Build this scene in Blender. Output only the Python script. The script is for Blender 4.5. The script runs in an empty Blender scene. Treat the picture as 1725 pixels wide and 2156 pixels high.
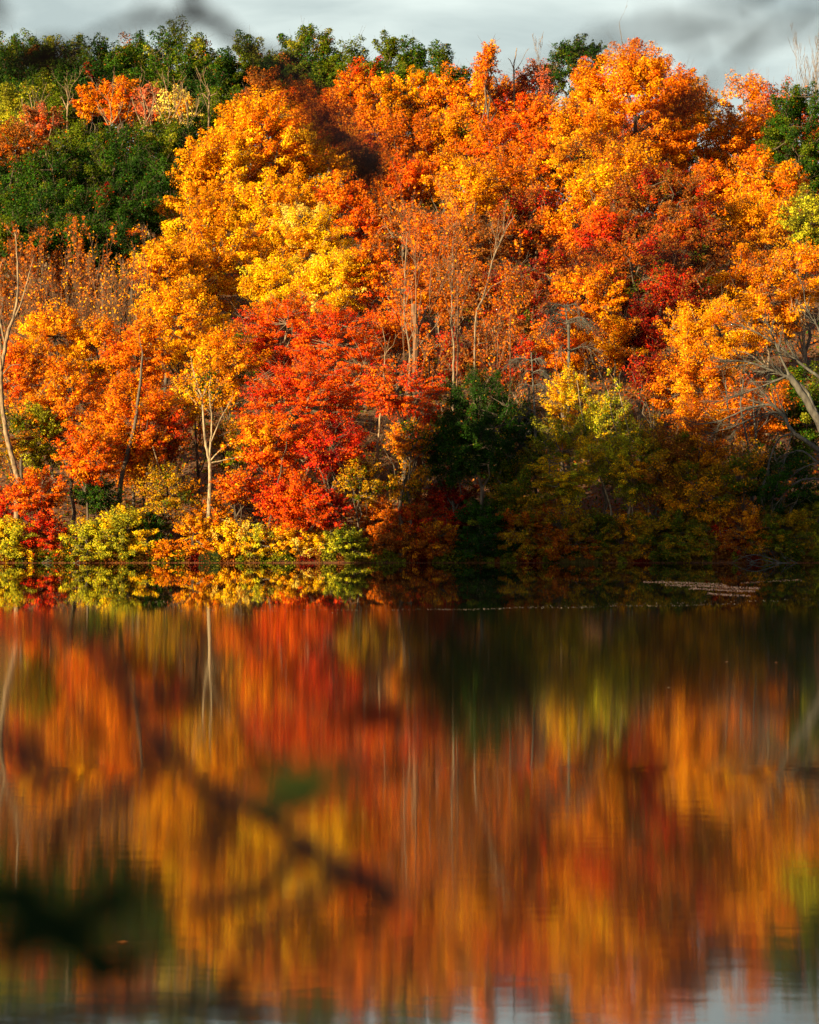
import bpy, math, random
import numpy as np
from mathutils import Vector

# ------------------------------------------------------------------ camera, world, sun, exposure
S = bpy.context.scene
COL = S.collection
F = 4350.0            # focal length in "design" pixels (picture designed at 1725 x 2156)
CX, CY, HC = 862.5, 1078.0, 3.72
cam = bpy.data.cameras.new("camera"); camo = bpy.data.objects.new("camera", cam); COL.objects.link(camo)
camo.location = (0, 0, HC); camo.rotation_euler = (math.radians(90), 0, 0)
cam.sensor_fit = 'VERTICAL'; cam.sensor_height = 36.0; cam.lens = 36.0 * F / 2156.0
cam.clip_start = 0.1; cam.clip_end = 5000
cam.dof.use_dof = True; cam.dof.focus_distance = 165.0; cam.dof.aperture_fstop = 2.3
S.camera = camo

SUN_EL, SUN_AZ = math.radians(14.0), math.radians(48.0)      # azimuth measured to the left of straight behind the camera
to_sun = Vector((-math.sin(SUN_AZ) * math.cos(SUN_EL), -math.cos(SUN_AZ) * math.cos(SUN_EL), math.sin(SUN_EL)))
sun = bpy.data.lights.new("sun", 'SUN'); sun.energy = 5.0; sun.angle = math.radians(0.5); sun.color = (1.0, 0.75, 0.40)
suno = bpy.data.objects.new("sun", sun); COL.objects.link(suno)
suno.rotation_euler = to_sun.to_track_quat('Z', 'Y').to_euler(); suno.location = (-60, -60, 60)

W = bpy.data.worlds.new("World"); S.world = W; W.use_nodes = True
nt = W.node_tree; nt.nodes.clear()
def N(t, typ, **k):
    n = t.nodes.new(typ)
    for a, b in k.items(): setattr(n, a, b)
    return n
out = N(nt, 'ShaderNodeOutputWorld'); bg = N(nt, 'ShaderNodeBackground'); bg.inputs[1].default_value = 0.07
sky = N(nt, 'ShaderNodeTexSky'); sky.sky_type = 'NISHITA'; sky.sun_disc = False
sky.sun_elevation = SUN_EL; sky.sun_rotation = math.pi + SUN_AZ; sky.altitude = 0
tc = N(nt, 'ShaderNodeTexCoord'); mp = N(nt, 'ShaderNodeMapping'); mp.inputs['Scale'].default_value = (5.0, 5.0, 17.0)
mp.inputs['Rotation'].default_value = (0, math.radians(-14), 0)
nz = N(nt, 'ShaderNodeTexNoise'); nz.inputs['Scale'].default_value = 1.5; nz.inputs['Detail'].default_value = 6; nz.inputs['Roughness'].default_value = 0.5
nz.inputs['Distortion'].default_value = 0.5
cr = N(nt, 'ShaderNodeValToRGB'); cr.color_ramp.elements[0].position = 0.33; cr.color_ramp.elements[1].position = 0.62
cr.color_ramp.elements[0].color = (2.2, 2.6, 2.52, 1); cr.color_ramp.elements[1].color = (3.65, 4.1, 3.85, 1)
mx = N(nt, 'ShaderNodeMixRGB'); mx.inputs[0].default_value = 0.86
sep = N(nt, 'ShaderNodeSeparateXYZ'); mr = N(nt, 'ShaderNodeMapRange')       # the cloud bank thins out higher up
mr.inputs['From Min'].default_value = 0.25; mr.inputs['From Max'].default_value = 0.5
mr.inputs['To Min'].default_value = 0.9; mr.inputs['To Max'].default_value = 0.0
L = nt.links.new
L(tc.outputs['Generated'], mp.inputs[0]); L(mp.outputs[0], nz.inputs['Vector']); L(nz.outputs[0], cr.inputs[0])
L(tc.outputs['Generated'], sep.inputs[0]); L(sep.outputs[2], mr.inputs['Value']); mv = N(nt, 'ShaderNodeMapRange'); mv.inputs['From Min'].default_value = 0.0; mv.inputs['From Max'].default_value = 0.6   # and stands over the far hill only
mm = N(nt, 'ShaderNodeMath', operation='MULTIPLY'); L(sep.outputs[1], mv.inputs['Value']); L(mv.outputs[0], mm.inputs[0]); L(mr.outputs[0], mm.inputs[1]); L(mm.outputs[0], mx.inputs[0])
gsky = N(nt, 'ShaderNodeMixRGB', blend_type='MULTIPLY'); gsky.inputs[0].default_value = 1.0; gsky.inputs[2].default_value = (0.8, 0.74, 0.68, 1); L(sky.outputs[0], gsky.inputs[1]); L(gsky.outputs[0], mx.inputs[1]); L(cr.outputs[0], mx.inputs[2]); L(mx.outputs[0], bg.inputs[0]); L(bg.outputs[0], out.inputs[0])

S.view_settings.view_transform = 'Standard'; S.view_settings.look = 'None'; S.view_settings.gamma = 1.0
S.view_settings.exposure = 1.78
S.cycles.use_denoising = True
S.cycles.max_bounces = 6; S.cycles.diffuse_bounces = 3; S.cycles.glossy_bounces = 3
S.cycles.transmission_bounces = 3; S.cycles.transparent_max_bounces = 4
S.cycles.caustics_reflective = False; S.cycles.caustics_refractive = False
S.cycles.sample_clamp_indirect = 6.0

# ------------------------------------------------------------------ helpers
def at(x, y, Y):                       # design pixel + distance -> world point
    return np.array([(x - CX) * Y / F, Y, HC + (CY - y) * Y / F])

def mesh_obj(name, V, faces_n, idx, mat, parent=None, origin=(0, 0, 0), col=None, smooth=False):
    """faces_n: vertices per face (int array), idx: flat vertex indices"""
    V = np.asarray(V, dtype=np.float32).reshape(-1, 3) - np.asarray(origin, dtype=np.float32)
    me = bpy.data.meshes.new(name)
    me.vertices.add(len(V)); me.vertices.foreach_set('co', V.ravel())
    faces_n = np.asarray(faces_n, dtype=np.int32); idx = np.asarray(idx, dtype=np.int32)
    me.loops.add(len(idx)); me.loops.foreach_set('vertex_index', idx)
    me.polygons.add(len(faces_n))
    st = np.zeros(len(faces_n), dtype=np.int32); st[1:] = np.cumsum(faces_n)[:-1]
    me.polygons.foreach_set('loop_start', st); me.polygons.foreach_set('loop_total', faces_n)
    if smooth: me.polygons.foreach_set('use_smooth', np.ones(len(faces_n), dtype=bool))
    me.update(calc_edges=True)
    if col is not None:
        a = me.attributes.new('leafcol', 'FLOAT_COLOR', 'FACE')
        c = np.ones((len(col), 4), dtype=np.float32); c[:, :3] = col
        a.data.foreach_set('color', c.ravel())
    me.materials.append(mat)
    o = bpy.data.objects.new(name, me); COL.objects.link(o)
    if parent is not None: o.parent = parent
    else: o.location = origin
    return o

def thing(name, label, cat, loc, group=None):
    o = bpy.data.objects.new(name, None); COL.objects.link(o); o.location = tuple(float(v) for v in loc); o.empty_display_size = 0.5
    o['label'] = label; o['category'] = cat
    if group: o['group'] = group
    return o

class Wood:                             # collects tubes / prisms into one mesh
    def __init__(s): s.V = []; s.F = []; s.n = 0
    def tube(s, P, R, sides=7):
        P = np.asarray(P, float); R = np.asarray(R, float); m = len(P)
        T = np.gradient(P, axis=0); T /= np.linalg.norm(T, axis=1)[:, None] + 1e-9
        ref = np.array([0.0, 1.0, 0.13]) if abs(T[0][1]) < 0.8 else np.array([1.0, 0.1, 0.0])
        A = np.cross(T, ref); A /= np.linalg.norm(A, axis=1)[:, None] + 1e-9; B = np.cross(T, A)
        th = np.arange(sides) * 2 * np.pi / sides
        ring = P[:, None] + R[:, None, None] * (np.cos(th)[None, :, None] * A[:, None] + np.sin(th)[None, :, None] * B[:, None])
        s.V.append(ring.reshape(-1, 3))
        i = np.arange(m - 1)[:, None] * sides; j = np.arange(sides)[None]; k = (j + 1) % sides
        f = np.stack([i + j, i + k, i + k + sides, i + j + sides], -1).reshape(-1, 4) + s.n
        s.F.append(f); s.n += m * sides
    def prisms(s, P0, P1, R0, R1, sides=3):
        P0, P1, R0, R1 = (np.asarray(v, float) for v in (P0, P1, R0, R1))
        if len(P0) == 0: return
        T = P1 - P0; T /= np.linalg.norm(T, axis=1)[:, None] + 1e-9
        ref = np.tile(np.array([0.31, 0.93, 0.17]), (len(P0), 1)); A = np.cross(T, ref); A /= np.linalg.norm(A, axis=1)[:, None] + 1e-9; B = np.cross(T, A)
        th = np.arange(sides) * 2 * np.pi / sides
        c = np.cos(th)[None, :, None] * A[:, None] + np.sin(th)[None, :, None] * B[:, None]
        v = np.concatenate([P0[:, None] + R0[:, None, None] * c, P1[:, None] + R1[:, None, None] * c], 1)
        s.V.append(v.reshape(-1, 3))
        i = np.arange(len(P0))[:, None] * (2 * sides); j = np.arange(sides)[None]; k = (j + 1) % sides
        s.F.append(np.stack([i + j, i + k, i + k + sides, i + j + sides], -1).reshape(-1, 4) + s.n); s.n += len(P0) * 2 * sides
    def build(s, name, mat, parent=None, origin=(0, 0, 0), smooth=True):
        V = np.concatenate(s.V); Fq = np.concatenate(s.F)
        return mesh_obj(name, V, np.full(len(Fq), 4), Fq.ravel(), mat, parent, origin, smooth=smooth)

def unit(v): return v / (np.linalg.norm(v, axis=-1, keepdims=True) + 1e-9)

def leaf_quads(rng, P, size, nrm, aspect=0.62):
    """rhombic leaves at points P with roughly the given normals"""
    n = len(P)
    nrm = unit(nrm + rng.normal(0, 0.75, (n, 3)))
    t = unit(np.cross(nrm, rng.normal(0, 1, (n, 3)))); b = np.cross(nrm, t)
    s = size * rng.uniform(0.45, 1.6, n)[:, None] * 0.5
    bend = nrm * s * 0.35
    V = np.stack([P + t * s, P + b * s * aspect + bend * rng.uniform(-1, 1, (n, 1)), P - t * s, P - b * s * aspect - bend * rng.uniform(-.4, 1, (n, 1))], 1)
    return V.reshape(-1, 3)

# ------------------------------------------------------------------ materials
def mat_new(name):
    m = bpy.data.materials.new(name); m.use_nodes = True; m.node_tree.nodes.clear(); return m, m.node_tree
def leaf_material():
    m, t = mat_new("foliage"); l = t.links.new
    o = N(t, 'ShaderNodeOutputMaterial'); at_ = N(t, 'ShaderNodeAttribute', attribute_name='leafcol')
    geo = N(t, 'ShaderNodeNewGeometry'); hs = N(t, 'ShaderNodeHueSaturation')
    m1 = N(t, 'ShaderNodeMapRange'); m1.inputs['To Min'].default_value = 0.485; m1.inputs['To Max'].default_value = 0.512
    m2 = N(t, 'ShaderNodeMapRange'); m2.inputs['To Min'].default_value = 0.62; m2.inputs['To Max'].default_value = 1.38
    l(geo.outputs['Random Per Island'], m1.inputs[0]); l(geo.outputs['Random Per Island'], m2.inputs[0])
    l(m1.outputs[0], hs.inputs['Hue']); l(m2.outputs[0], hs.inputs['Value']); l(at_.outputs['Color'], hs.inputs['Color'])
    d = N(t, 'ShaderNodeBsdfDiffuse'); tr = N(t, 'ShaderNodeBsdfTranslucent'); mxs = N(t, 'ShaderNodeMixShader'); mxs.inputs[0].default_value = 0.36
    gl = N(t, 'ShaderNodeBsdfGlossy'); gl.inputs['Roughness'].default_value = 0.5; gl.inputs['Color'].default_value = (1, 1, 1, 1)
    m3 = N(t, 'ShaderNodeMixShader'); m3.inputs[0].default_value = 0.003
    l(hs.outputs[0], d.inputs[0]); l(hs.outputs[0], tr.inputs[0]); l(d.outputs[0], mxs.inputs[1]); l(tr.outputs[0], mxs.inputs[2])
    l(mxs.outputs[0], m3.inputs[1]); l(gl.outputs[0], m3.inputs[2]); l(m3.outputs[0], o.inputs[0]); return m
def bark_material(name, c1, c2, scale=3.0, lichen=None):
    m, t = mat_new(name); l = t.links.new
    o = N(t, 'ShaderNodeOutputMaterial'); p = N(t, 'ShaderNodeBsdfPrincipled'); p.inputs['Roughness'].default_value = 0.85
    tc = N(t, 'ShaderNodeTexCoord'); mp = N(t, 'ShaderNodeMapping'); mp.inputs['Scale'].default_value = (1, 1, 0.35)
    n = N(t, 'ShaderNodeTexNoise'); n.inputs['Scale'].default_value = scale; n.inputs['Detail'].default_value = 6
    r = N(t, 'ShaderNodeValToRGB'); r.color_ramp.elements[0].position = 0.35; r.color_ramp.elements[1].position = 0.65
    r.color_ramp.elements[0].color = (*c1, 1); r.color_ramp.elements[1].color = (*c2, 1)
    if lichen:
        e = r.color_ramp.elements.new(0.72); e.color = (*lichen, 1)
    l(tc.outputs['Object'], mp.inputs[0]); l(mp.outputs[0], n.inputs['Vector']); l(n.outputs[0], r.inputs[0]); l(r.outputs[0], p.inputs['Base Color'])
    b = N(t, 'ShaderNodeBump'); b.inputs['Distance'].default_value = 0.05; b.inputs['Strength'].default_value = 0.6; l(n.outputs[0], b.inputs['Height']); l(b.outputs[0], p.inputs['Normal'])
    l(p.outputs[0], o.inputs[0]); return m
LEAF = leaf_material()
BARK = dict(
    dark=bark_material("dark_bark", (0.035, 0.024, 0.016), (0.10, 0.075, 0.05)),
    grey=bark_material("grey_bark", (0.06, 0.042, 0.028), (0.22, 0.16, 0.10), 6),
    pale=bark_material("pale_bark", (0.06, 0.038, 0.022), (0.27, 0.185, 0.10), 6),
    twig=bark_material("twig_bark", (0.06, 0.03, 0.014), (0.16, 0.08, 0.036)),
    birch=bark_material("birch_bark", (0.06, 0.042, 0.024), (0.34, 0.26, 0.15), 7),
    lichen=bark_material("lichen_bark", (0.03, 0.027, 0.022), (0.085, 0.08, 0.066), 4, (0.14, 0.155, 0.12)),  # lichen grey, darkened so the right-edge tree's shade sits in the colour
    near=bark_material("near_bark", (0.03, 0.012, 0.007), (0.07, 0.028, 0.016), 30),
)
def ground_material():
    m, t = mat_new("leaf_litter"); l = t.links.new
    o = N(t, 'ShaderNodeOutputMaterial'); p = N(t, 'ShaderNodeBsdfPrincipled'); p.inputs['Roughness'].default_value = 0.95
    tc = N(t, 'ShaderNodeTexCoord'); n = N(t, 'ShaderNodeTexNoise'); n.inputs['Scale'].default_value = 1.7; n.inputs['Detail'].default_value = 10; n.inputs['Roughness'].default_value = 0.7
    r = N(t, 'ShaderNodeValToRGB'); r.color_ramp.elements[0].position = 0.35; r.color_ramp.elements[1].position = 0.68
    r.color_ramp.elements[0].color = (0.03, 0.018, 0.01, 1); r.color_ramp.elements[1].color = (0.16, 0.065, 0.02, 1)
    l(tc.outputs['Object'], n.inputs['Vector']); l(n.outputs[0], r.inputs[0]); l(r.outputs[0], p.inputs['Base Color'])
    b = N(t, 'ShaderNodeBump'); b.inputs['Distance'].default_value = 0.15; l(n.outputs[0], b.inputs['Height']); l(b.outputs[0], p.inputs['Normal'])
    l(p.outputs[0], o.inputs[0]); return m
def water_material():
    m, t = mat_new("pond_water"); l = t.links.new
    o = N(t, 'ShaderNodeOutputMaterial'); p = N(t, 'ShaderNodeBsdfPrincipled')
    p.inputs['Base Color'].default_value = (0.006, 0.007, 0.004, 1); p.inputs['IOR'].default_value = 3.3
    tc = N(t, 'ShaderNodeTexCoord'); sx = N(t, 'ShaderNodeSeparateXYZ'); l(tc.outputs['Object'], sx.inputs[0])
    # calm lee of the far bank begins about 80 m out; its edge wanders a little
    nb = N(t, 'ShaderNodeTexNoise'); nb.inputs['Scale'].default_value = 0.07; nb.inputs['Detail'].default_value = 3; l(tc.outputs['Object'], nb.inputs['Vector'])
    ad = N(t, 'ShaderNodeMath', operation='MULTIPLY_ADD'); ad.inputs[1].default_value = 13.0; l(nb.outputs[0], ad.inputs[0]); l(sx.outputs[1], ad.inputs[2])
    mr = N(t, 'ShaderNodeMapRange'); mr.inputs['From Min'].default_value = 80.0; mr.inputs['From Max'].default_value = 89.0
    mr.inputs['To Min'].default_value = 1.0; mr.inputs['To Max'].default_value = 0.0; l(ad.outputs[0], mr.inputs[0])
    ro = N(t, 'ShaderNodeMapRange'); ro.inputs['To Min'].default_value = 0.012; ro.inputs['To Max'].default_value = 0.042; p.inputs['Anisotropic'].default_value = 0.85; p.inputs['Anisotropic Rotation'].default_value = 0.25; tg = N(t, 'ShaderNodeTangent', direction_type='RADIAL', axis='Z'); l(tg.outputs[0], p.inputs['Tangent']); l(mr.outputs[0], ro.inputs[0]); l(ro.outputs[0], p.inputs['Roughness'])
    mp = N(t, 'ShaderNodeMapping'); mp.inputs['Scale'].default_value = (0.45, 1.0, 1.0); l(tc.outputs['Object'], mp.inputs[0])
    n1 = N(t, 'ShaderNodeTexNoise'); n1.inputs['Scale'].default_value = 3.5; n1.inputs['Detail'].default_value = 3; l(mp.outputs[0], n1.inputs['Vector'])
    st = N(t, 'ShaderNodeMapRange'); st.inputs['To Min'].default_value = 0.002; st.inputs['To Max'].default_value = 0.013; l(mr.outputs[0], st.inputs[0])
    b = N(t, 'ShaderNodeBump'); b.inputs['Distance'].default_value = 0.06; l(st.outputs[0], b.inputs['Strength']); l(n1.outputs[0], b.inputs['Height']); l(b.outputs[0], p.inputs['Normal'])
    l(p.outputs[0], o.inputs[0]); return m
def flat_material(name, c, r=0.8):
    m, t = mat_new(name); o = N(t, 'ShaderNodeOutputMaterial'); p = N(t, 'ShaderNodeBsdfPrincipled')
    n = N(t, 'ShaderNodeTexNoise'); n.inputs['Scale'].default_value = 4
    rr = N(t, 'ShaderNodeValToRGB'); rr.color_ramp.elements[0].color = (*[v * 0.6 for v in c], 1); rr.color_ramp.elements[1].color = (*[min(1, v * 1.35) for v in c], 1)
    t.links.new(n.outputs[0], rr.inputs[0]); t.links.new(rr.outputs[0], p.inputs['Base Color'])
    p.inputs['Roughness'].default_value = r; t.links.new(p.outputs[0], o.inputs[0]); return m

# ------------------------------------------------------------------ terrain
def shoreY(X): return 151.2 + 0.25 * np.sin(X * 0.21) + 0.2 * np.sin(X * 0.47 + 1.3)
def far_profile(d, X):
    crest = np.clip(135 - X * 0.55, 112, 158)
    a = np.clip(d, 0, crest) ; over = np.clip(d - crest, 0, 400)
    ramp = 0.36 * np.where(a > 8, a - 4, a * a / 16.0)
    land = 0.22 * np.clip(d, 0, 1.5) + ramp - over * 0.04
    return np.where(d < 0, np.maximum(d * 0.45, -2.0), land)
def ground(X, Y):
    X = np.asarray(X, float); Y = np.asarray(Y, float)
    z = far_profile(Y - shoreY(X), X)
    dn = 6.0 - Y; near = np.where(dn < 0, np.maximum(dn * 0.4, -2), 0.33 * np.clip(dn, 0, 6.5) + 0.02 * np.clip(dn - 6.5, 0, 100))
    # unseen wooded point added at left to shade the far bank's lower right
    ux = (X + 38) / 12.0; uy = (Y - 107) / 17.0; r2 = ux * ux + uy * uy
    point = 9.5 * np.exp(-r2 * 1.1) - 1.9
    left = np.clip((-X - 62) * 0.12, -2, 14); right = np.clip((X - 95) * 0.15, -2, 16)
    z = np.maximum.reduce([z, near, point, left, right])
    return np.where(z > 0.6, z + 0.35 * np.sin(X * 0.33 + Y * 0.11) * np.sin(Y * 0.27) * np.clip(z - 0.6, 0, 1), z)
gx = np.concatenate([np.linspace(-600, -130, 20), np.linspace(-120, 120, 161), np.linspace(130, 600, 20)])
gy = np.concatenate([np.linspace(-120, -14, 12), np.linspace(-10, 12, 23), np.linspace(16, 146, 60), np.linspace(147, 160, 40), np.linspace(162, 330, 90), np.linspace(340, 900, 24)])
GX, GY = np.meshgrid(gx, gy); GZ = ground(GX, GY); nx_, ny_ = len(gx), len(gy)
ii, jj = np.meshgrid(np.arange(nx_ - 1), np.arange(ny_ - 1)); a = (jj * nx_ + ii).ravel()
fq = np.stack([a, a + 1, a + 1 + nx_, a + nx_], -1)
terr = mesh_obj("ground", np.stack([GX, GY, GZ], -1).reshape(-1, 3), np.full(len(fq), 4), fq.ravel(), ground_material(), smooth=True)
terr['kind'] = 'structure'
wv = np.array([[-590, -110, 0], [590, -110, 0], [590, 170, 0], [-590, 170, 0]], float)
water = mesh_obj("water", wv, [4], [0, 1, 2, 3], water_material()); water['kind'] = 'structure'

# ------------------------------------------------------------------ palettes (linear base colours)
dG, G, oG = (0.014, 0.042, 0.005), (0.028, 0.080, 0.004), (0.085, 0.118, 0.004)
YG, LG, Yl, PY = (0.22, 0.22, 0.012), (0.48, 0.45, 0.015), (0.82, 0.46, 0.004), (0.78, 0.60, 0.10)
GO, O, DO = (0.74, 0.29, 0.003), (0.66, 0.165, 0.003), (0.40, 0.09, 0.003)
RO, R, DR = (0.66, 0.085, 0.003), (0.56, 0.032, 0.004), (0.16, 0.007, 0.003)
BR, PK, OB = (0.26, 0.085, 0.012), (0.50, 0.13, 0.055), (0.20, 0.11, 0.014)
OB_LIFT = (0.40, 0.225, 0.004)  # OB brightened for shaded-bank palettes, missing light put into the leaf colour
PAL = {
 'goldolive': [(oG, 3), (OB_LIFT, 3), (YG, 2)],
 'green': [(dG, 3), (G, 4), (oG, 2)], 'olive': [(G, 3), (oG, 4), (YG, 1.6), (BR, .2)], 'dark': [(dG, 5), (G, 2), (DR, .3)],
 'oak': [(G, 3), (oG, 4), (YG, 1.2), (BR, .4)], 'lime': [(YG, 3), (LG, 3.5), (oG, 1)], 'yg': [(YG, 2.4), (LG, 4), (Yl, 3)],
 'yellow': [(Yl, 5), (GO, 1.5), (LG, .6)], 'amber': [(GO, 6), (Yl, 3.6), (O, 1)], 'darkred': [(DR, 4), (R, .9), (BR, 4), (DO, 1.6), (oG, .5)],
 'gold': [(GO, 6), (Yl, 1.2), (O, 2)], 'orange': [(O, 5), (GO, 3), (RO, .6)],
 'deep': [(O, 4), (DO, 3), (GO, 1), (RO, 1)], 'flame': [(RO, 4), (O, 4), (GO, 1)], 'red': [(R, 3), (RO, 5), (O, 1.6)],
 'crimson': [(R, 5), (DR, 2), (RO, 2)], 'wine': [(DR, 5), (R, 1.2)], 'rust': [(BR, 4), (DO, 3), (O, 1)],
 'brown': [(DO, 4), (OB_LIFT, 3), (oG, 1)], 'pink': [(PK, 4), (RO, 1), (BR, 1)], 'pale': [(PY, 4), (GO, 2), (YG, 1)],
 'birch': [(Yl, 2), (YG, 4), (LG, 3), (oG, 2)], 'dusk': [(OB_LIFT, 4), (GO, 2), (oG, 2), (BR, 1.4)], 'dim': [(DO, 4), (GO, 3), (BR, 1)],
 'brightyel': [(PY, 1.6), (Yl, 7), (GO, 2)], 'redmix': [(R, 3), (DR, 1), (RO, 2), (BR, 2), (DO, 1)],
 'hem': [(dG, 5), (G, 4), (YG, .4)], 'mixgo': [(GO, 4), (O, 3), (G, .8), (Yl, 1)],
}

def solve_depth(x, top, H):
    Ys = np.arange(151.6, 318, 0.25); X = (x - CX) * Ys / F
    av = HC + (CY - top) * Ys / F - ground(X, Ys)
    ok = np.nonzero(av <= H)[0]
    if len(ok) and ok[0] > 0: k = ok[0]
    elif len(ok): k = 2
    else: k = int(np.argmin(av))
    return Ys[k]

LEAFCOUNT = [0]
def path_pts(rng, p0, p1, n, wob, sag=0.0):
    t = np.linspace(0, 1, n)[:, None]; d = p1 - p0; ln = np.linalg.norm(d)
    P = p0 + d * t; w = rng.normal(0, wob * ln, (n, 3)); w[0] = 0; w[-1] = 0
    P += w; P[:, 2] += (np.sin(t[:, 0] * np.pi) * sag * ln); return P

def make_tree(name, cx, top, w, ch, H, pal, label, den=1.0, bark='dark', seed=None, clump=1.0, droop=0.0, Y=None, leaf=1.0,
              group=None, cat='tree', stem=None, lean=0.0, up=0.4, sq=1.0, flat=0.82):
    rng = np.random.default_rng(seed if seed is not None else (int(cx * 7 + top * 13 + w) % 99991))
    if Y is None: Y = solve_depth(cx, top, H)
    k = Y / F; tp = at(cx, top, Y); rx = w * 0.5 * k; hc = ch * k
    cz = tp[2] - hc * 0.5; C = np.array([tp[0], Y + 0.15 * rx, cz])
    bx = C[0] + lean * k; gz = float(ground(bx, C[1])); base = np.array([bx, C[1], gz - 0.15])
    hc = min(hc, tp[2] - gz - 0.1); cz = tp[2] - hc * 0.5; C[2] = cz; rz = hc * 0.5
    root = thing(name, label, cat, base, group)
    pa = PAL[pal]; cols = np.array([c for c, _ in pa]); wt = np.array([x for _, x in pa]); wt = wt / wt.sum()
    # clumps
    nleaf = int((w * 0.475) * (hc / k * 0.475) * 3.5 * den / (leaf ** 1.6)) + 60
    R0 = 0.95 * clump * (0.8 + 0.3 * (Y - 150) / 100) * min(1.0, 0.35 + rx / 4.5)
    m = max(12, int(3.3 * (rx * rx * 0.6 + rx * rz) / (R0 * R0)))
    lob = unit(rng.normal(0, 1, (9, 3))); la = rng.uniform(-0.17, 0.24, 9)
    d = unit(rng.normal(0, 1, (m * 3, 3)) * np.array([1, 1, 1])); keep = (d[:, 1] < 0.55) | (rng.random(m * 3) < 0.25); d = d[keep][:m]; m = len(d)
    dist = rng.uniform(0.35, 1.0, m) ** 0.6 * (1 + (np.clip(d @ lob.T, 0, 1) ** 3 @ la)) * 0.90
    wide = 1.0 - 0.15 * np.clip(-d[:, 2], 0, 1)
    cc = C + d * dist[:, None] * np.stack([rx * wide, rx * wide * 0.95, np.full(m, rz)], 1)
    if sq != 1.0: cc[:, 0] = C[0] + (cc[:, 0] - C[0]) * (1 + (sq - 1) * (cc[:, 2] - cz) / rz)
    if cat == 'shrub':
        lo = d[:, 2] < 0.15; kk = int(lo.sum()); aa = np.arctan2(d[lo, 1], d[lo, 0]); rr_ = rx * np.sqrt(rng.random(kk))
        cc[lo, 0] = C[0] + np.cos(aa) * rr_; cc[lo, 1] = C[1] + np.sin(aa) * rr_ * 0.8; cc[lo, 2] = cz - rz * rng.random(kk)
    gcl = ground(cc[:, 0], cc[:, 1]); cc[:, 2] = np.maximum(cc[:, 2], gcl + 0.25 * R0)
    seeds = C + unit(rng.normal(0, 1, (7, 3))) * np.array([rx, rx, rz]) * rng.uniform(0.3, 1, (7, 1)); scol = rng.choice(len(cols), 7, p=wt)
    near = np.argmin(((cc[:, None] - seeds[None]) ** 2).sum(-1), 1)
    ccol = np.where(rng.random(m) < 0.55, scol[near], rng.choice(len(cols), m, p=wt))
    cval = rng.uniform(0.78, 1.18, m)
    # leaves
    q = rng.integers(0, m, nleaf); csz = rng.uniform(0.7, 1.35, m) * R0
    ax = unit((d + np.array([0, 0, up]) + rng.normal(0, 0.25, (m, 3))) * np.array([1, 1, flat]))
    u = rng.uniform(-1, 1, nleaf) * 1.1; rad = np.sqrt(np.clip(1.25 - u * u, 0, 2)) * csz[q] * 0.74 * rng.random(nleaf) ** 0.4
    rd = unit(rng.normal(0, 1, (nleaf, 3))) * np.array([1, 1, 0.75 * flat])
    P = cc[q] + ax[q] * (u * csz[q])[:, None] + rd * rad[:, None]
    P[:, 2] -= droop * rng.random(nleaf) ** 2 * 1.2
    P[:, 2] = np.maximum(P[:, 2], ground(P[:, 0], P[:, 1]) + 0.05)
    s = 0.14 * leaf * (Y / 160)
    nrm = unit(P - C) * 0.6 + unit(rd) * 0.5 + np.array([0, -0.25, 0.55])
    V = leaf_quads(rng, P, s, nrm)
    lc = cols[ccol[q]] * cval[q][:, None] * rng.uniform(0.8, 1.2, (nleaf, 1))
    alt = rng.random(nleaf) < 0.2; lc[alt] = cols[rng.choice(len(cols), int(alt.sum()), p=wt)]
    old = rng.random(nleaf) < (0.015 if pal in ('green', 'dark', 'hem', 'oak', 'olive', 'lime', 'yg') else 0.06); lc[old] = np.array([BR, OB, DO])[rng.integers(0, 3, int(old.sum()))]
    Fi = np.arange(nleaf * 4, dtype=np.int32)
    mesh_obj("crown", V, np.full(nleaf, 4), Fi, LEAF, root, base, col=np.clip(lc, 0, 0.85))
    LEAFCOUNT[0] += nleaf
    # trunk, limbs and the small branches that carry the clumps
    wd = Wood(); Ht = tp[2] - gz; tr = max(0.045, 0.013 * Ht * (0.7 + 0.3 * rx / 4))
    if stem: tr = stem
    if cat == 'shrub' or Ht < 3.5:
        for s_ in range(5):
            e = cc[rng.integers(m)]; b0 = base + np.array([rng.normal(0, 0.12 * rx), rng.normal(0, .1), 0])
            wd.tube(path_pts(rng, b0, e, 5, 0.05), np.linspace(tr * 0.7, 0.012, 5), 5)
        tops = cc
        lim = [path_pts(rng, base, C, 6, 0.03)]
    else:
        topP = np.array([C[0] + rng.normal(0, .05 * rx), C[1], C[2] + rz * 0.62])
        tk = path_pts(rng, base, topP, 9, 0.018); wd.tube(tk, np.linspace(tr, tr * 0.22, 9) * np.array([1.35] + [1] * 8), 8)
        lim = [tk]; nl = int(min(11, 5 + rx))
        far = np.argsort(-dist)[:nl * 2]; rng.shuffle(far)
        for e in far[:nl]:
            t0 = int(rng.integers(3, 8)); st = tk[t0]
            if cc[e][2] < st[2]: st = tk[max(2, t0 - 2)]
            lp = path_pts(rng, st, cc[e], 7, 0.035, 0.06); wd.tube(lp, np.linspace(tr * 0.42, 0.03, 7), 6); lim.append(lp)
    allp = np.concatenate(lim); j = np.argmin(((cc[:, None] - allp[None]) ** 2).sum(-1), 1); A = allp[j]; mid = (A + cc) / 2 + rng.normal(0, 0.12, (m, 3)) * R0 + np.array([0, 0, -0.1 * R0])
    r1 = np.full(m, 0.028 * (Y / 160)); wd.prisms(A, mid, r1 * 1.2, r1 * 0.8, 4); wd.prisms(mid, cc, r1 * 0.8, r1 * 0.5, 4)
    nt_ = m * 3; qq = rng.integers(0, m, nt_); tip = cc[qq] + (ax[qq] + rng.normal(0, .6, (nt_, 3))) * csz[qq][:, None] * 0.95
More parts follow.
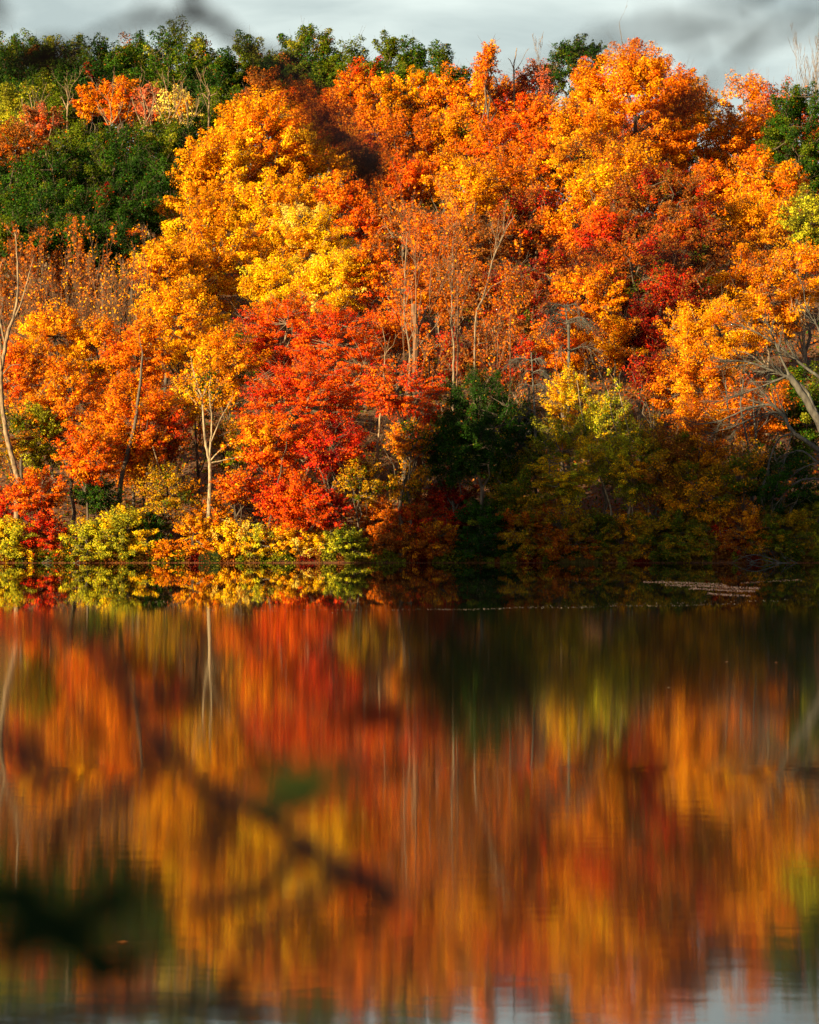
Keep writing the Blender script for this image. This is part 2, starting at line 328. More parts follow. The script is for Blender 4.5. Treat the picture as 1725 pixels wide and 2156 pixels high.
    wd.prisms(cc[qq], tip, np.full(nt_, 0.013) * (Y / 160), np.full(nt_, 0.005) * (Y / 160), 3)
    wd.build("trunk" if cat == 'tree' else "stems", BARK[bark], root, base)
    return root

# bare trees -------------------------------------------------------
def grow(rng, wd, P, R, level, maxl, n, ratio, ang, upw, tips):
    """children along path P (radii R)"""
    ln = np.linalg.norm(np.diff(P, axis=0), axis=1).sum()
    for c in range(n[level]):
        t = rng.uniform(0.28 if level == 0 else 0.15, 0.98); f = t * (len(P) - 1); i = min(int(f), len(P) - 2); fr = f - i
        st = P[i] * (1 - fr) + P[i + 1] * fr; r = (R[i] * (1 - fr) + R[i + 1] * fr)
        T = unit(P[i + 1] - P[i]); side = unit(np.cross(T, rng.normal(0, 1, 3)))
        a = ang * rng.uniform(0.6, 1.3); dr = unit(T * math.cos(a) + side * math.sin(a) + np.array([0, 0, upw]))
        L_ = ln * ratio * rng.uniform(0.5, 1.2) * (1.15 - 0.6 * t); r0 = min(r * 0.62, 0.5 * r + 0.004)
        k = 5 if level == 0 else 4
        ts = np.linspace(0, 1, k)[:, None]; Q = st + dr * L_ * ts + np.array([0, 0, 1]) * (ts ** 2) * L_ * upw * 0.5 + np.cumsum(rng.normal(0, 0.04 * L_, (k, 3)) * (ts > 0), 0)
        RR = np.linspace(r0, max(r0 * 0.35, 0.007), k)
        if level < 1: wd.tube(Q, RR, 5)
        else: tips.append((Q, RR))
        if level + 1 < maxl: grow(rng, wd, Q, RR, level + 1, maxl, n, ratio, ang, upw, tips)
def flush_tips(wd, tips, rmin):
    if not tips: return
    P0 = np.concatenate([q[:-1] for q, r in tips]); P1 = np.concatenate([q[1:] for q, r in tips])
    A = np.concatenate([r[:-1] for q, r in tips]); B = np.concatenate([r[1:] for q, r in tips])
    wd.prisms(P0, P1, np.maximum(A, rmin), np.maximum(B, rmin * 0.6), 3)
def smooth_path(pts, n=None):
    P = np.array(pts, float); n = n or len(P) * 4; t = np.linspace(0, len(P) - 1, n); out = []
    for v in t:
        i = min(int(v), len(P) - 2); f = v - i; p0 = P[max(i - 1, 0)]; p1 = P[i]; p2 = P[i + 1]; p3 = P[min(i + 2, len(P) - 1)]
        out.append(0.5 * (2 * p1 + (p2 - p0) * f + (2 * p0 - 5 * p1 + 4 * p2 - p3) * f * f + (3 * p1 - p0 - 3 * p2 + p3) * f ** 3))
    return np.array(out)
def bare_tree(name, label, Y, paths, bark, n=(7, 5, 4), maxl=3, ratio=0.38, ang=0.7, upw=0.25, group=None, seed=1, twigs=0.011, gnd=True, cat='tree', leaves=None):
    """paths: list of (points in design px [(x,y,(dy))], r_start m, r_end m, grow?). The first is the trunk, others become limb parts"""
    rng = np.random.default_rng(seed); root = None
    for pi, (pts, r0, r1, gr) in enumerate(paths):
        W3 = [at(p[0], p[1], Y) + np.array([0, p[2] if len(p) > 2 else 0, 0]) for p in pts]
        if pi == 0:
            if gnd:
                z = float(ground(W3[0][0], Y)); W3[0][2] = min(W3[0][2], z - 0.1) if W3[0][2] < z + 3 else W3[0][2]
                if W3[0][2] > z: W3.insert(0, np.array([W3[0][0], W3[0][1], z - 0.15]))
            base = W3[0].copy(); root = thing(name, label, cat, base, group)
        P = smooth_path(W3); P[1:-1] += rng.normal(0, 0.02, (len(P) - 2, 3)) * min(1, r0 * 8); Rr = np.linspace(r0, r1, len(P))
        wd = Wood(); wd.tube(P, Rr, 9 if pi == 0 else 7); tips = []
        if gr: grow(rng, wd, P, Rr, 0, maxl, [max(1, int(v * gr)) for v in n], ratio, ang, upw, tips)
        flush_tips(wd, tips, twigs * Y / 160)
        wd.build("trunk" if pi == 0 else "limb", BARK[bark], root, base)
        if leaves and tips:
            pal, cnt, sz = leaves; ends = np.concatenate([q[1:] for q, r in tips]); q = rng.integers(0, len(ends), cnt)
            pts_ = ends[q] + rng.normal(0, 0.12, (cnt, 3)); pa = PAL[pal]; cols = np.array([c for c, _ in pa]); wt = np.array([x for _, x in pa])
            lc = cols[rng.choice(len(cols), cnt, p=wt / wt.sum())]
            V = leaf_quads(rng, pts_, sz * Y / 160, np.tile([0, -.5, .5], (cnt, 1)))
            mesh_obj("leaves", V, np.full(cnt, 4), np.arange(cnt * 4), LEAF, root, base, col=lc)
    return root
def brush_tree(name, cx, top, w, H, label, bark='twig', seed=0, group=None, n=(9, 7, 6), Y=None, twigs=0.010, upw=0.55, leaves=None, stems=3, ang=0.5):
    """bare, fine-twigged, vase-shaped tree"""
    Y = Y or solve_depth(cx, top, H); rng = np.random.default_rng(seed + int(cx)); k = Y / F
    tp = at(cx, top, Y); gz = float(ground(tp[0], Y)); Ht = tp[2] - gz; base = np.array([tp[0], Y, gz - 0.1])
    root = thing(name, label, 'tree', base, group); wd = Wood(); tips = []
    for s_ in range(stems):
        off = (s_ - (stems - 1) / 2) / max(1, stems) * w * k * 0.9
        e = np.array([tp[0] + off + rng.normal(0, .2), Y + rng.normal(0, 0.15 * w * k), gz + Ht * rng.uniform(0.8, 0.97)])
        f = base + np.array([off * 0.15, 0, Ht * 0.35]); P = smooth_path([base, f, (f * 0.45 + e * 0.55) + rng.normal(0, .15, 3), e], 10)
        Rr = np.linspace(0.0055 * Ht, 0.012, 10); wd.tube(P, Rr, 6)
        grow(rng, wd, P, Rr, 0, 3, n, 0.36, ang, upw, tips)
    flush_tips(wd, tips, twigs * Y / 160)
    wd.build("trunk", BARK[bark], root, base)
    if leaves:
        pal, cnt, sz = leaves; ends = np.concatenate([q[1:] for q, r in tips]); q = rng.integers(0, len(ends), cnt)
        pts_ = ends[q] + rng.normal(0, 0.15, (cnt, 3)); pa = PAL[pal]; cols = np.array([c for c, _ in pa]); wt = np.array([x for _, x in pa])
        lc = cols[rng.choice(len(cols), cnt, p=wt / wt.sum())]
        mesh_obj("crown", leaf_quads(rng, pts_, sz * Y / 160, np.tile([0, -.5, .5], (cnt, 1))), np.full(cnt, 4), np.arange(cnt * 4), LEAF, root, base, col=lc)
    return root

ORD = ['first', 'second', 'third', 'fourth', 'fifth', 'sixth', 'seventh', 'eighth', 'ninth', 'tenth', 'eleventh', 'twelfth', 'thirteenth', 'fourteenth', 'fifteenth', 'sixteenth', 'seventeenth', 'eighteenth', 'nineteenth', 'twentieth']

#@@TREES@@
# ================================================================== the wood on the far bank
# ---- rows of the green hill at the upper left: (x, top, width, crown height, palette)
SKYLINE = [(-25, 60, 120, 150, 'oak'), (30, 72, 90, 140, 'olive'), (92, 66, 100, 150, 'oak'), (152, 70, 80, 130, 'olive'), (212, 76, 95, 150, 'green'), (285, 60, 105, 150, 'oak'),
           (360, 62, 100, 150, 'olive'), (425, 68, 80, 150, 'oak'), (482, 98, 60, 120, 'green'), (535, 62, 80, 170, 'oak'), (590, 90, 70, 150, 'green'), (640, 42, 110, 150, 'oak'),
           (692, 64, 70, 150, 'olive'), (752, 90, 90, 140, 'oak'), (812, 74, 80, 150, 'olive'), (868, 78, 76, 150, 'oak'), (928, 93, 70, 120, 'olive'), (966, 124, 56, 90, 'green')]
for i, (x, t, w, ch, p) in enumerate(SKYLINE):
    make_tree('oak_tree', x, t, w * 1.18, ch + 50, 20, p, f'green oak on the hill skyline, {ORD[i]} from the left', group='green trees along the hill skyline', clump=1.15, den=1.3, up=.15, flat=.85)
ROW2 = [(10, 120, 120, 130, 'dark'), (75, 150, 130, 110, 'olive'), (140, 118, 110, 120, 'green'), (200, 135, 110, 110, 'dark'), (262, 112, 100, 110, 'oak'), (330, 118, 110, 110, 'olive'),
        (400, 122, 110, 120, 'green'), (468, 138, 100, 120, 'dark'), (540, 128, 100, 110, 'oak'), (610, 120, 100, 110, 'green'), (690, 130, 100, 110, 'oak'), (840, 128, 100, 90, 'oak')]
for i, (x, t, w, ch, p) in enumerate(ROW2):
    make_tree('oak_tree', x, t, w * 1.2, ch + 45, 17.5, p, f'green tree in the row just below the skyline, {ORD[i]} from the left', group='green trees just below the skyline', clump=1.15, den=1.2, up=.2, flat=.85)
ROW3 = [(35, 175, 130, 130, 'lime'), (115, 185, 120, 110, 'olive'), (420, 190, 110, 130, 'green'), (470, 200, 90, 120, 'olive'), (180, 250, 130, 130, 'olive'), (250, 262, 130, 130, 'green'), (325, 255, 130, 140, 'oak'), (395, 245, 120, 150, 'green')]
for i, (x, t, w, ch, p) in enumerate(ROW3):
    make_tree('oak_tree', x, t, w * 1.2, ch + 30, 18, p, f'green tree around the orange maples on the green hill, {ORD[i]} from the left', group='green trees on the middle of the hill', clump=1.1, up=.2, flat=.85)
ROW4 = [(20, 300, 150, 160, 'dark'), (95, 320, 140, 150, 'green'), (165, 300, 140, 150, 'green'), (235, 320, 150, 160, 'green'), (300, 320, 130, 160, 'dark'), (355, 330, 110, 170, 'dark'),
        (5, 390, 150, 150, 'green'), (75, 400, 150, 150, 'green'), (145, 385, 140, 150, 'green'), (215, 400, 140, 150, 'dark'), (285, 400, 120, 150, 'dark'), (40, 450, 130, 120, 'green'), (120, 455, 130, 110, 'green'), (190, 460, 120, 110, 'green'), (250, 460, 110, 120, 'dark')]
for i, (x, t, w, ch, p) in enumerate(ROW4):  # darker palettes here put the shade low on the hill into the leaves
    make_tree('oak_tree', x, t, w * 1.1, ch, 17, p, f'dark green tree low on the green hill, {ORD[i]} counting in rows', group='dark green trees low on the hill', clump=1.15, up=.2, flat=.8)

T = make_tree
# coloured trees in the green hill
T('maple_tree', 186, 178, 62, 80, 20, 'orange', 'small golden orange maple in the green hill, left of its taller twin')
T('maple_tree', 250, 158, 92, 105, 20, 'orange', 'bright orange maple standing out of the green hill, tallest of its cluster', clump=.8)
T('maple_tree', 318, 176, 74, 95, 20, 'pink', 'dusky pink orange maple between the bright orange one and the pale yellow tree', den=.7, bark='grey', clump=.8)
T('birch_tree', 372, 184, 84, 90, 20, 'pale', 'pale yellow thin tree behind white snags on the green hill', den=.6, bark='pale', clump=.8)
T('maple_tree', 92, 218, 92, 70, 20, 'pink', 'salmon pink maple at the left of the green hill', bark='pale', clump=.8)
T('maple_tree', 32, 255, 130, 100, 20, 'rust', 'rusty red maple below the salmon one at the left edge', clump=.9)
for i, (x, t, b, sp) in enumerate([(67, 195, 275, 34), (142, 185, 235, 22), (232, 200, 275, 44), (302, 186, 278, 40), (352, 158, 280, 56), (392, 190, 285, 46), (440, 180, 215, 30)]):
    Yd = solve_depth(x, 190, 20) - 3.5
    bare_tree('dead_tree', ['forked white snag by the salmon maple', 'slim bare snag left of the small orange maple', 'white forked snag before the bright orange maple', 'white snag with spreading arms before the pink maple',
              'tallest white snag before the pale yellow tree', 'curving white snag right of the pale yellow tree', 'short bare snag against dark green oaks'][i], Yd,
              [([(x, b + 10), (x + sp * .1, b - (b - t) * .4), (x - sp * .15, t)], .13, .03, 0.8), ([(x + 1, b - 12), (x + sp * .45, b - (b - t) * .5), (x + sp * .6, t + 14)], .09, .025, 0.8),
               ([(x, b - 5), (x - sp * .4, b - (b - t) * .5), (x - sp * .62, t + 20)], .09, .025, 0.8)], 'pale', n=(5, 3), maxl=2, ratio=.3, upw=.35, seed=i + 5, group='white snags on the green hill', twigs=.02)

for i, x in enumerate(range(640, 1760, 75)):
    t = 175 + 30 * math.sin(i * 2.1) if x < 1500 else 215
    X_ = (x - CX) * 270 / F; Yc = 151 + float(np.clip(135 - X_ * 0.55, 112, 158)) - 3
    make_tree('maple_tree', x, t, 130, 330, 30, ('rust', 'deep', 'redmix', 'dusk')[i % 4], f'dim tree at the back of the wood behind the orange crowns, {ORD[i]} from the left', group='dim trees at the back of the wood', Y=Yc, den=.8, clump=1.1)
# ---- orange wood, upper middle
UM = [
 ('maple_tree', 738, 148, 100, 130, 19, 'orange', 'orange maple just under the skyline, left end of the upper orange row'),
 ('maple_tree', 800, 158, 90, 120, 18, 'mixgo', 'golden maple with a pointed top in the upper orange row, second from its left'),
 ('maple_tree', 862, 140, 92, 130, 19, 'gold', 'yellow gold maple in the upper orange row with pale twigs'),
 ('maple_tree', 935, 142, 120, 130, 19, 'orange', 'broad orange maple at the right part of the upper orange row'),
 ('maple_tree', 1000, 150, 100, 130, 19, 'gold', 'golden maple below the lone orange crown on the skyline'),
 ('maple_tree', 1025, 84, 52, 110, 24, 'orange', 'lone slim orange crown standing up on the skyline'),
 ('maple_tree', 1066, 160, 90, 120, 18, 'orange', 'orange maple beneath the skyline snag'),
 ('maple_tree', 1135, 118, 110, 130, 19, 'pink', 'reddish pink thin maple on the skyline left of the dark green tree'),
 ('oak_tree', 1205, 72, 96, 120, 20, 'green', 'dark green tree on the skyline left of the great orange maple'),
 ('oak_tree', 1250, 76, 50, 110, 20, 'green', 'narrow dark green top touching the great orange maple'),
 ('maple_tree', 1120, 190, 120, 130, 17, 'flame', 'red orange maple left of the great orange maple'),
 ('maple_tree', 690, 190, 150, 140, 18, 'deep', 'deep orange maple behind the golden mass, upper right of it'),
 ('maple_tree', 560, 150, 110, 110, 18, 'rust', 'rust brown maple at the top left of the golden mass'),
 ('maple_tree', 620, 165, 120, 130, 18, 'deep', 'deep orange maple topping the golden mass'),
 ('maple_tree', 790, 225, 130, 130, 17, 'orange', 'orange maple below the upper orange row on its left'),
 ('maple_tree', 868, 235, 140, 120, 17, 'deep', 'brownish orange maple under the yellow gold one'),
 ('maple_tree', 955, 232, 140, 120, 17, 'mixgo', 'mixed gold maple with green patches under the broad orange one'),
 ('maple_tree', 1045, 250, 130, 120, 17, 'deep', 'deep orange maple left of the red orange maple'),
 ('maple_tree', 770, 310, 120, 130, 16, 'rust', 'dark rusty maple right of the golden mass'),
 ('maple_tree', 850, 320, 130, 120, 16, 'deep', 'brown orange maple behind the tall bare tree top'),
 ('maple_tree', 930, 320, 120, 100, 16, 'gold', 'golden maple glowing right of the tall bare tree top'),
 ('maple_tree', 990, 350, 140, 120, 16, 'gold', 'bright gold maple in the middle of the slope'),
 ('maple_tree', 1060, 330, 120, 110, 16, 'deep', 'orange brown maple right of the bright gold middle one'),
 ('maple_tree', 1130, 285, 120, 130, 16, 'flame', 'flame red maple with orange tips left of the great maple base'),
 ('maple_tree', 1120, 390, 150, 140, 17, 'darkred', 'dark red maple in the shade left of the great maple'),
 ('maple_tree', 1080, 440, 130, 110, 15, 'darkred', 'rust dark maple behind the slanting pale branch'),
]
for a_ in UM: T(*a_, clump=.95 if a_[3] > 100 else .8, den=.75 if a_[6] == 'pink' else 1.0)

# ---- great orange maple and neighbours, right
T('maple_tree', 1345, 80, 335, 330, 27, 'orange', 'great domed orange maple rising above the skyline on the right', den=1.4, clump=1.15, seed=11)
T('maple_tree', 1220, 195, 150, 200, 22, 'mixgo', 'orange maple merging with the left flank of the great dome', clump=1.05)
T('maple_tree', 1310, 300, 200, 150, 18, 'gold', 'gold maple below the centre of the great dome', clump=1.05)
T('maple_tree', 1570, 150, 120, 150, 18, 'orange', 'thin orange tree on the skyline right of the great dome', den=.55, bark='grey')
T('maple_tree', 1640, 165, 110, 120, 18, 'pink', 'pinkish thin tree on the skyline before the right green tree', den=.4, bark='grey')
T('maple_tree', 1545, 230, 140, 170, 18, 'orange', 'orange maple right of and below the great dome', clump=1.0)
T('maple_tree', 1490, 330, 130, 140, 17, 'deep', 'deep orange maple under the right flank of the great dome')
T('oak_tree', 1685, 168, 190, 270, 23, 'green', 'large dark green tree at the upper right edge', den=1.2, leaf=.9)
T('oak_tree', 1705, 400, 110, 130, 18, 'lime', 'yellow green tree under the large green one at the right edge')
T('maple_tree', 1610, 330, 160, 130, 18, 'orange', 'orange maple left of the large green tree at the right')
T('maple_tree', 1600, 400, 190, 140, 17, 'gold', 'golden maple on the right, below the orange one by the green tree')
T('maple_tree', 1690, 500, 150, 160, 16, 'gold', 'dull gold tree at the right edge behind the leaning bare tree', den=.8, bark='grey')
T('maple_tree', 1390, 335, 235, 220, 20.5, 'darkred', 'dark red maple below the great orange dome', clump=.9, leaf=.9)
T('maple_tree', 1255, 350, 130, 130, 17, 'gold', 'bright gold maple with spiky sprays left of the dark red maple')
T('maple_tree', 1205, 420, 120, 110, 16, 'orange', 'orange maple low left of the bright gold spiky one')
T('maple_tree', 1275, 445, 150, 140, 16, 'redmix', 'crimson maple left of centre in the red patch on the right')
T('maple_tree', 1350, 480, 200, 170, 18, 'darkred', 'dark red and brown maple in the middle of the red patch')
T('maple_tree', 1455, 435, 190, 170, 19, 'darkred', 'dusky red maple with olive leaves right in the red patch')
T('maple_tree', 1430, 560, 160, 140, 16.5, 'darkred', 'dark crimson maple above pale stems at right')
T('maple_tree', 1530, 500, 150, 160, 16, 'gold', 'dull golden tree right of the red patch', den=.85)
T('maple_tree', 1620, 540, 180, 200, 16, 'dim', 'dull orange tree behind the leaning bare tree', den=.8, bark='grey')
T('maple_tree', 1500, 620, 210, 170, 15.5, 'gold', 'rounded soft gold maple at right, lower than the red patch', leaf=.8, bark='grey')
T('maple_tree', 1455, 720, 200, 190, 14, 'mixgo', 'dull gold bushy tree right of the yellow birches', leaf=.85)
T('maple_tree', 1240, 560, 170, 140, 15, 'orange', 'orange gold maple on the right of centre with flat tiers', clump=.85)
T('maple_tree', 1185, 660, 150, 130, 14, 'orange', 'bright orange sprays above the grey dead spruce')
T('maple_tree', 1290, 660, 130, 120, 14, 'gold', 'bright orange sprays above the yellow birches')
T('maple_tree', 1350, 630, 130, 150, 14.5, 'wine', 'wine red tree in the shade behind the yellow birches')
T('maple_tree', 1380, 740, 110, 130, 13, 'darkred', 'dark red sapling between the birches and the dull gold tree', den=.7)
T('maple_tree', 1170, 520, 130, 130, 15, 'darkred', 'dark rust tree in the dark gap right of the thin bare trees')

# ---- the golden mass, centre left
T('maple_tree', 545, 185, 230, 270, 24, 'amber', 'great golden maple forming the top of the golden mass', den=1.15, clump=1.0, seed=3)
T('maple_tree', 455, 265, 200, 240, 20, 'amber', 'golden maple sloping down the left side of the golden mass', clump=1.0)
T('maple_tree', 640, 255, 190, 230, 20, 'amber', 'golden maple at the upper right of the golden mass')
T('maple_tree', 560, 360, 220, 220, 18, 'amber', 'yellow gold maple in the heart of the golden mass', clump=.9)
T('maple_tree', 395, 370, 150, 190, 18, 'amber', 'golden maple at the left corner of the golden mass by the green hill')
T('maple_tree', 460, 440, 210, 220, 16.5, 'amber', 'golden maple in the lower left of the golden mass')
T('maple_tree', 345, 480, 150, 180, 16, 'amber', 'golden orange maple on the left edge, behind the thin twigs')
T('maple_tree', 262, 468, 84, 90, 15, 'deep', 'small rust orange maple in front of the dark green hill', clump=.75)
T('maple_tree', 640, 415, 190, 200, 17, 'brightyel', 'brilliant lemon yellow tree in the centre', leaf=.8, den=1.25, bark='grey', clump=.9)
T('maple_tree', 700, 520, 180, 150, 15.5, 'brightyel', 'bright yellow tree at lower right of the lemon yellow one', leaf=.8, den=1.2, clump=.9)
T('maple_tree', 570, 520, 150, 150, 15, 'yellow', 'yellow tree left of the top of the red maple', leaf=.85)
T('maple_tree', 718, 345, 110, 200, 18, 'flame', 'tall red orange maple flame right of the golden mass', clump=.8)
T('maple_tree', 778, 372, 100, 170, 17, 'flame', 'second red orange maple flame, shorter, behind bare twigs', clump=.8)
T('maple_tree', 770, 500, 120, 160, 16, 'flame', 'red orange tree below the two flame maples', clump=.8)
T('maple_tree', 380, 590, 220, 190, 15, 'amber', 'wide golden tree in front, left of the red maple', den=1)
T('maple_tree', 470, 680, 150, 180, 14, 'mixgo', 'dull gold tree behind the white forked tree', den=.75)
T('maple_tree', 410, 760, 130, 170, 13, 'mixgo', 'brown gold sapling left of the white forked tree', den=.55)
T('maple_tree', 490, 860, 110, 160, 10, 'dusk', 'brown thin undergrowth tree right of the white forked trunk', den=.5)

# ---- centre: rust wood behind thin trees
for a_ in [
 ('maple_tree', 850, 430, 130, 130, 15, 'rust', 'rust tree behind the tall thin bare tree, upper'),
 ('maple_tree', 920, 440, 140, 130, 15, 'deep', 'orange rust tree right of the tall bare tree'),
 ('maple_tree', 1000, 460, 140, 130, 15, 'rust', 'rust tree between tall bare trees in the centre right'),
 ('maple_tree', 860, 540, 140, 140, 14.5, 'deep', 'coppery tree right of the yellow trees'),
 ('maple_tree', 950, 550, 150, 140, 14.5, 'rust', 'copper brown tree behind the pale thin trunks'),
 ('maple_tree', 1040, 560, 150, 140, 14.5, 'darkred', 'dark rust brown tree right of the pale thin trunks'),
 ('maple_tree', 1110, 600, 130, 140, 14, 'darkred', 'rusty tree left of the bright orange sprays'),
 ('maple_tree', 840, 640, 150, 110, 14, 'flame', 'red orange tree between the red maple and the thick pale trunk'),
 ('maple_tree', 930, 700, 140, 130, 12, 'darkred', 'low rust tree at the feet of pale thin trunks'),
 ('maple_tree', 1020, 690, 160, 130, 12.5, 'darkred', 'rust red undergrowth tree above the hemlock'),
 ('maple_tree', 1090, 710, 110, 110, 12, 'redmix', 'rust red sapling left of the grey dead spruce')]:
    T(*a_, clump=.8, den=.8, bark='grey')

# ---- red maple group, centre foreground
T('maple_tree', 600, 600, 230, 230, 16, 'red', 'large scarlet maple, upper left crown of the red group', clump=.85, leaf=.85, flat=.5, up=.1, den=.8, bark='grey')
T('maple_tree', 710, 640, 210, 210, 15.5, 'red', 'scarlet maple right beside the large scarlet one', clump=.85, leaf=.85, flat=.5, up=.1, den=.8, bark='grey')
T('maple_tree', 640, 740, 290, 240, 14, 'red', 'wide red maple in the middle of the red group', clump=.8, leaf=.85, flat=.5, up=.1, den=.8, bark='grey')
T('maple_tree', 840, 765, 185, 120, 15, 'red', 'bright red branch tips reaching right above the slender leaning trunk', clump=.65, leaf=.85, flat=.5, up=.1, den=.8)
T('maple_tree', 570, 860, 150, 150, 11, 'flame', 'orange red lower crown on the left of the red group', clump=.8)
T('maple_tree', 700, 880, 170, 130, 11, 'crimson', 'crimson lower crown of the red group, right side', clump=.75)
T('maple_tree', 625, 985, 200, 150, 8.5, 'red', 'low red maple hanging above the yellow bushes', clump=.75)
T('maple_tree', 700, 1035, 80, 85, 5, 'crimson', 'small dark red shrub-like maple over the lime bush', clump=.6)
T('maple_tree', 500, 985, 110, 80, 7, 'flame', 'small red orange maple right of the white forked trunk', den=.8, clump=.6)
T('maple_tree', 860, 880, 120, 90, 10.5, 'mixgo', 'gold leaves on a tree right of the slender leaning trunk', den=.7, clump=.6)
T('maple_tree', 905, 850, 110, 110, 11, 'redmix', 'dark rust tree left of the hemlock', den=.7)
T('maple_tree', 760, 960, 110, 110, 8, 'dusk', 'brown thin undergrowth around the slender leaning trunk', den=.45)
T('maple_tree', 850, 960, 110, 100, 7.5, 'dusk', 'brown tangled undergrowth left of the hemlock foot', den=.45)

# ---- left foreground orange maples
T('maple_tree', 120, 640, 150, 150, 15, 'gold', 'gold orange maple crown by the left pale tree', clump=.8, den=.9)
T('maple_tree', 205, 650, 120, 190, 15, 'gold', 'gold maple crown under the brown twigs on the left', clump=.8, den=.9)
T('maple_tree', 290, 660, 150, 190, 15, 'orange', 'orange maple with pale upright stems, left of the brown gold sapling', clump=.8, den=.9)
T('maple_tree', 45, 700, 130, 170, 13.5, 'orange', 'orange maple overlapping the left pale tree', clump=.75, den=.85)
T('maple_tree', 150, 770, 210, 210, 13, 'orange', 'wide orange maple in the left foreground', clump=.8)
T('maple_tree', 275, 790, 210, 240, 13, 'orange', 'bright orange maple with a dark leaning trunk, left foreground', clump=.85, seed=21)
T('maple_tree', 300, 880, 120, 130, 10, 'flame', 'red orange drooping crown of the left foreground', clump=.7, droop=.5)
T('maple_tree', 185, 900, 150, 130, 10, 'flame', 'red orange maple above the green shrub at left', clump=.75)
T('maple_tree', 75, 985, 130, 110, 7, 'flame', 'orange maple low at the left edge over the bank', clump=.7)
T('maple_tree', 20, 1020, 90, 90, 5, 'crimson', 'small red maple at the bottom left edge', clump=.6)
T('maple_tree', 85, 840, 110, 160, 11, 'lime', 'fresh green tree at left between orange crowns', leaf=1.0, clump=.7)
T('maple_tree', 30, 850, 80, 130, 11, 'dusk', 'dim olive tree behind the left pale trunk', den=.6)
T('maple_tree', 350, 860, 110, 130, 10.5, 'redmix', 'dim red tree in the shade right of the bright orange maple', den=.6)
T('maple_tree', 205, 1005, 110, 80, 6, 'green', 'green leafy sapling under the left orange maples', clump=.6)
T('maple_tree', 350, 975, 130, 120, 7, 'dusk', 'dark brown undergrowth behind the hanging dead branch', den=.5)
T('maple_tree', 450, 1030, 90, 110, 5, 'gold', 'gold leaved sapling round the foot of the white forked tree', den=.6, clump=.6)

# ---- right foreground, in shade
T('hemlock_tree', 1010, 765, 190, 250, 14.5, 'hem', 'dark green hemlock left of the grey dead spruce', clump=.7, droop=.3, leaf=.8)
T('hemlock_tree', 955, 860, 150, 170, 11, 'hem', 'dark green low hemlock behind the wine red shrub', clump=.65, droop=.3, leaf=.8)
T('hemlock_tree', 1070, 835, 200, 230, 11.5, 'hem', 'broad dark green tree at the foot of the grey dead spruce', clump=.7, leaf=.8)
T('birch_tree', 1195, 770, 120, 200, 13, 'yellow', 'yellow birch top just right of the grey dead spruce', leaf=.8, den=.8, bark='grey', clump=.65)
T('birch_tree', 1275, 800, 130, 220, 12.5, 'birch', 'yellow green birch with a leaning white stem', leaf=.8, den=.9, bark='grey', clump=.65)
T('birch_tree', 1190, 880, 160, 190, 10.5, 'birch', 'olive green birch crown left of the leaning white stem', leaf=.8, den=.9, bark='grey', clump=.7)
T('birch_tree', 1330, 890, 130, 180, 10.5, 'birch', 'olive gold birch crown right of the leaning white stem', leaf=.8, den=.85, bark='grey', clump=.7)
T('maple_tree', 1400, 880, 170, 190, 10.5, 'dusk', 'brown orange bushy tree in the shade at right', leaf=.85)
T('maple_tree', 1480, 830, 150, 170, 12, 'dim', 'orange tree behind the low limbs of the leaning bare tree', den=.8, leaf=.9)
T('maple_tree', 1590, 790, 160, 150, 13, 'deep', 'orange red tree glimpsed between the grey limbs', den=.8)
T('maple_tree', 1560, 930, 150, 130, 9, 'dusk', 'brown tree in the shade under the grey limbs', den=.7)
T('oak_tree', 1690, 770, 150, 200, 13, 'oak', 'dark green and gold tree behind the leaning trunk, right edge')
T('oak_tree', 1640, 940, 150, 150, 9, 'dark', 'very dark green tree under the leaning trunk')
T('maple_tree', 1100, 960, 150, 140, 8, 'goldolive', 'olive green tree over the round brown shrub', leaf=.85)
T('maple_tree', 1475, 1000, 170, 110, 6.5, 'dusk', 'brown olive low tree right of centre in the shade')

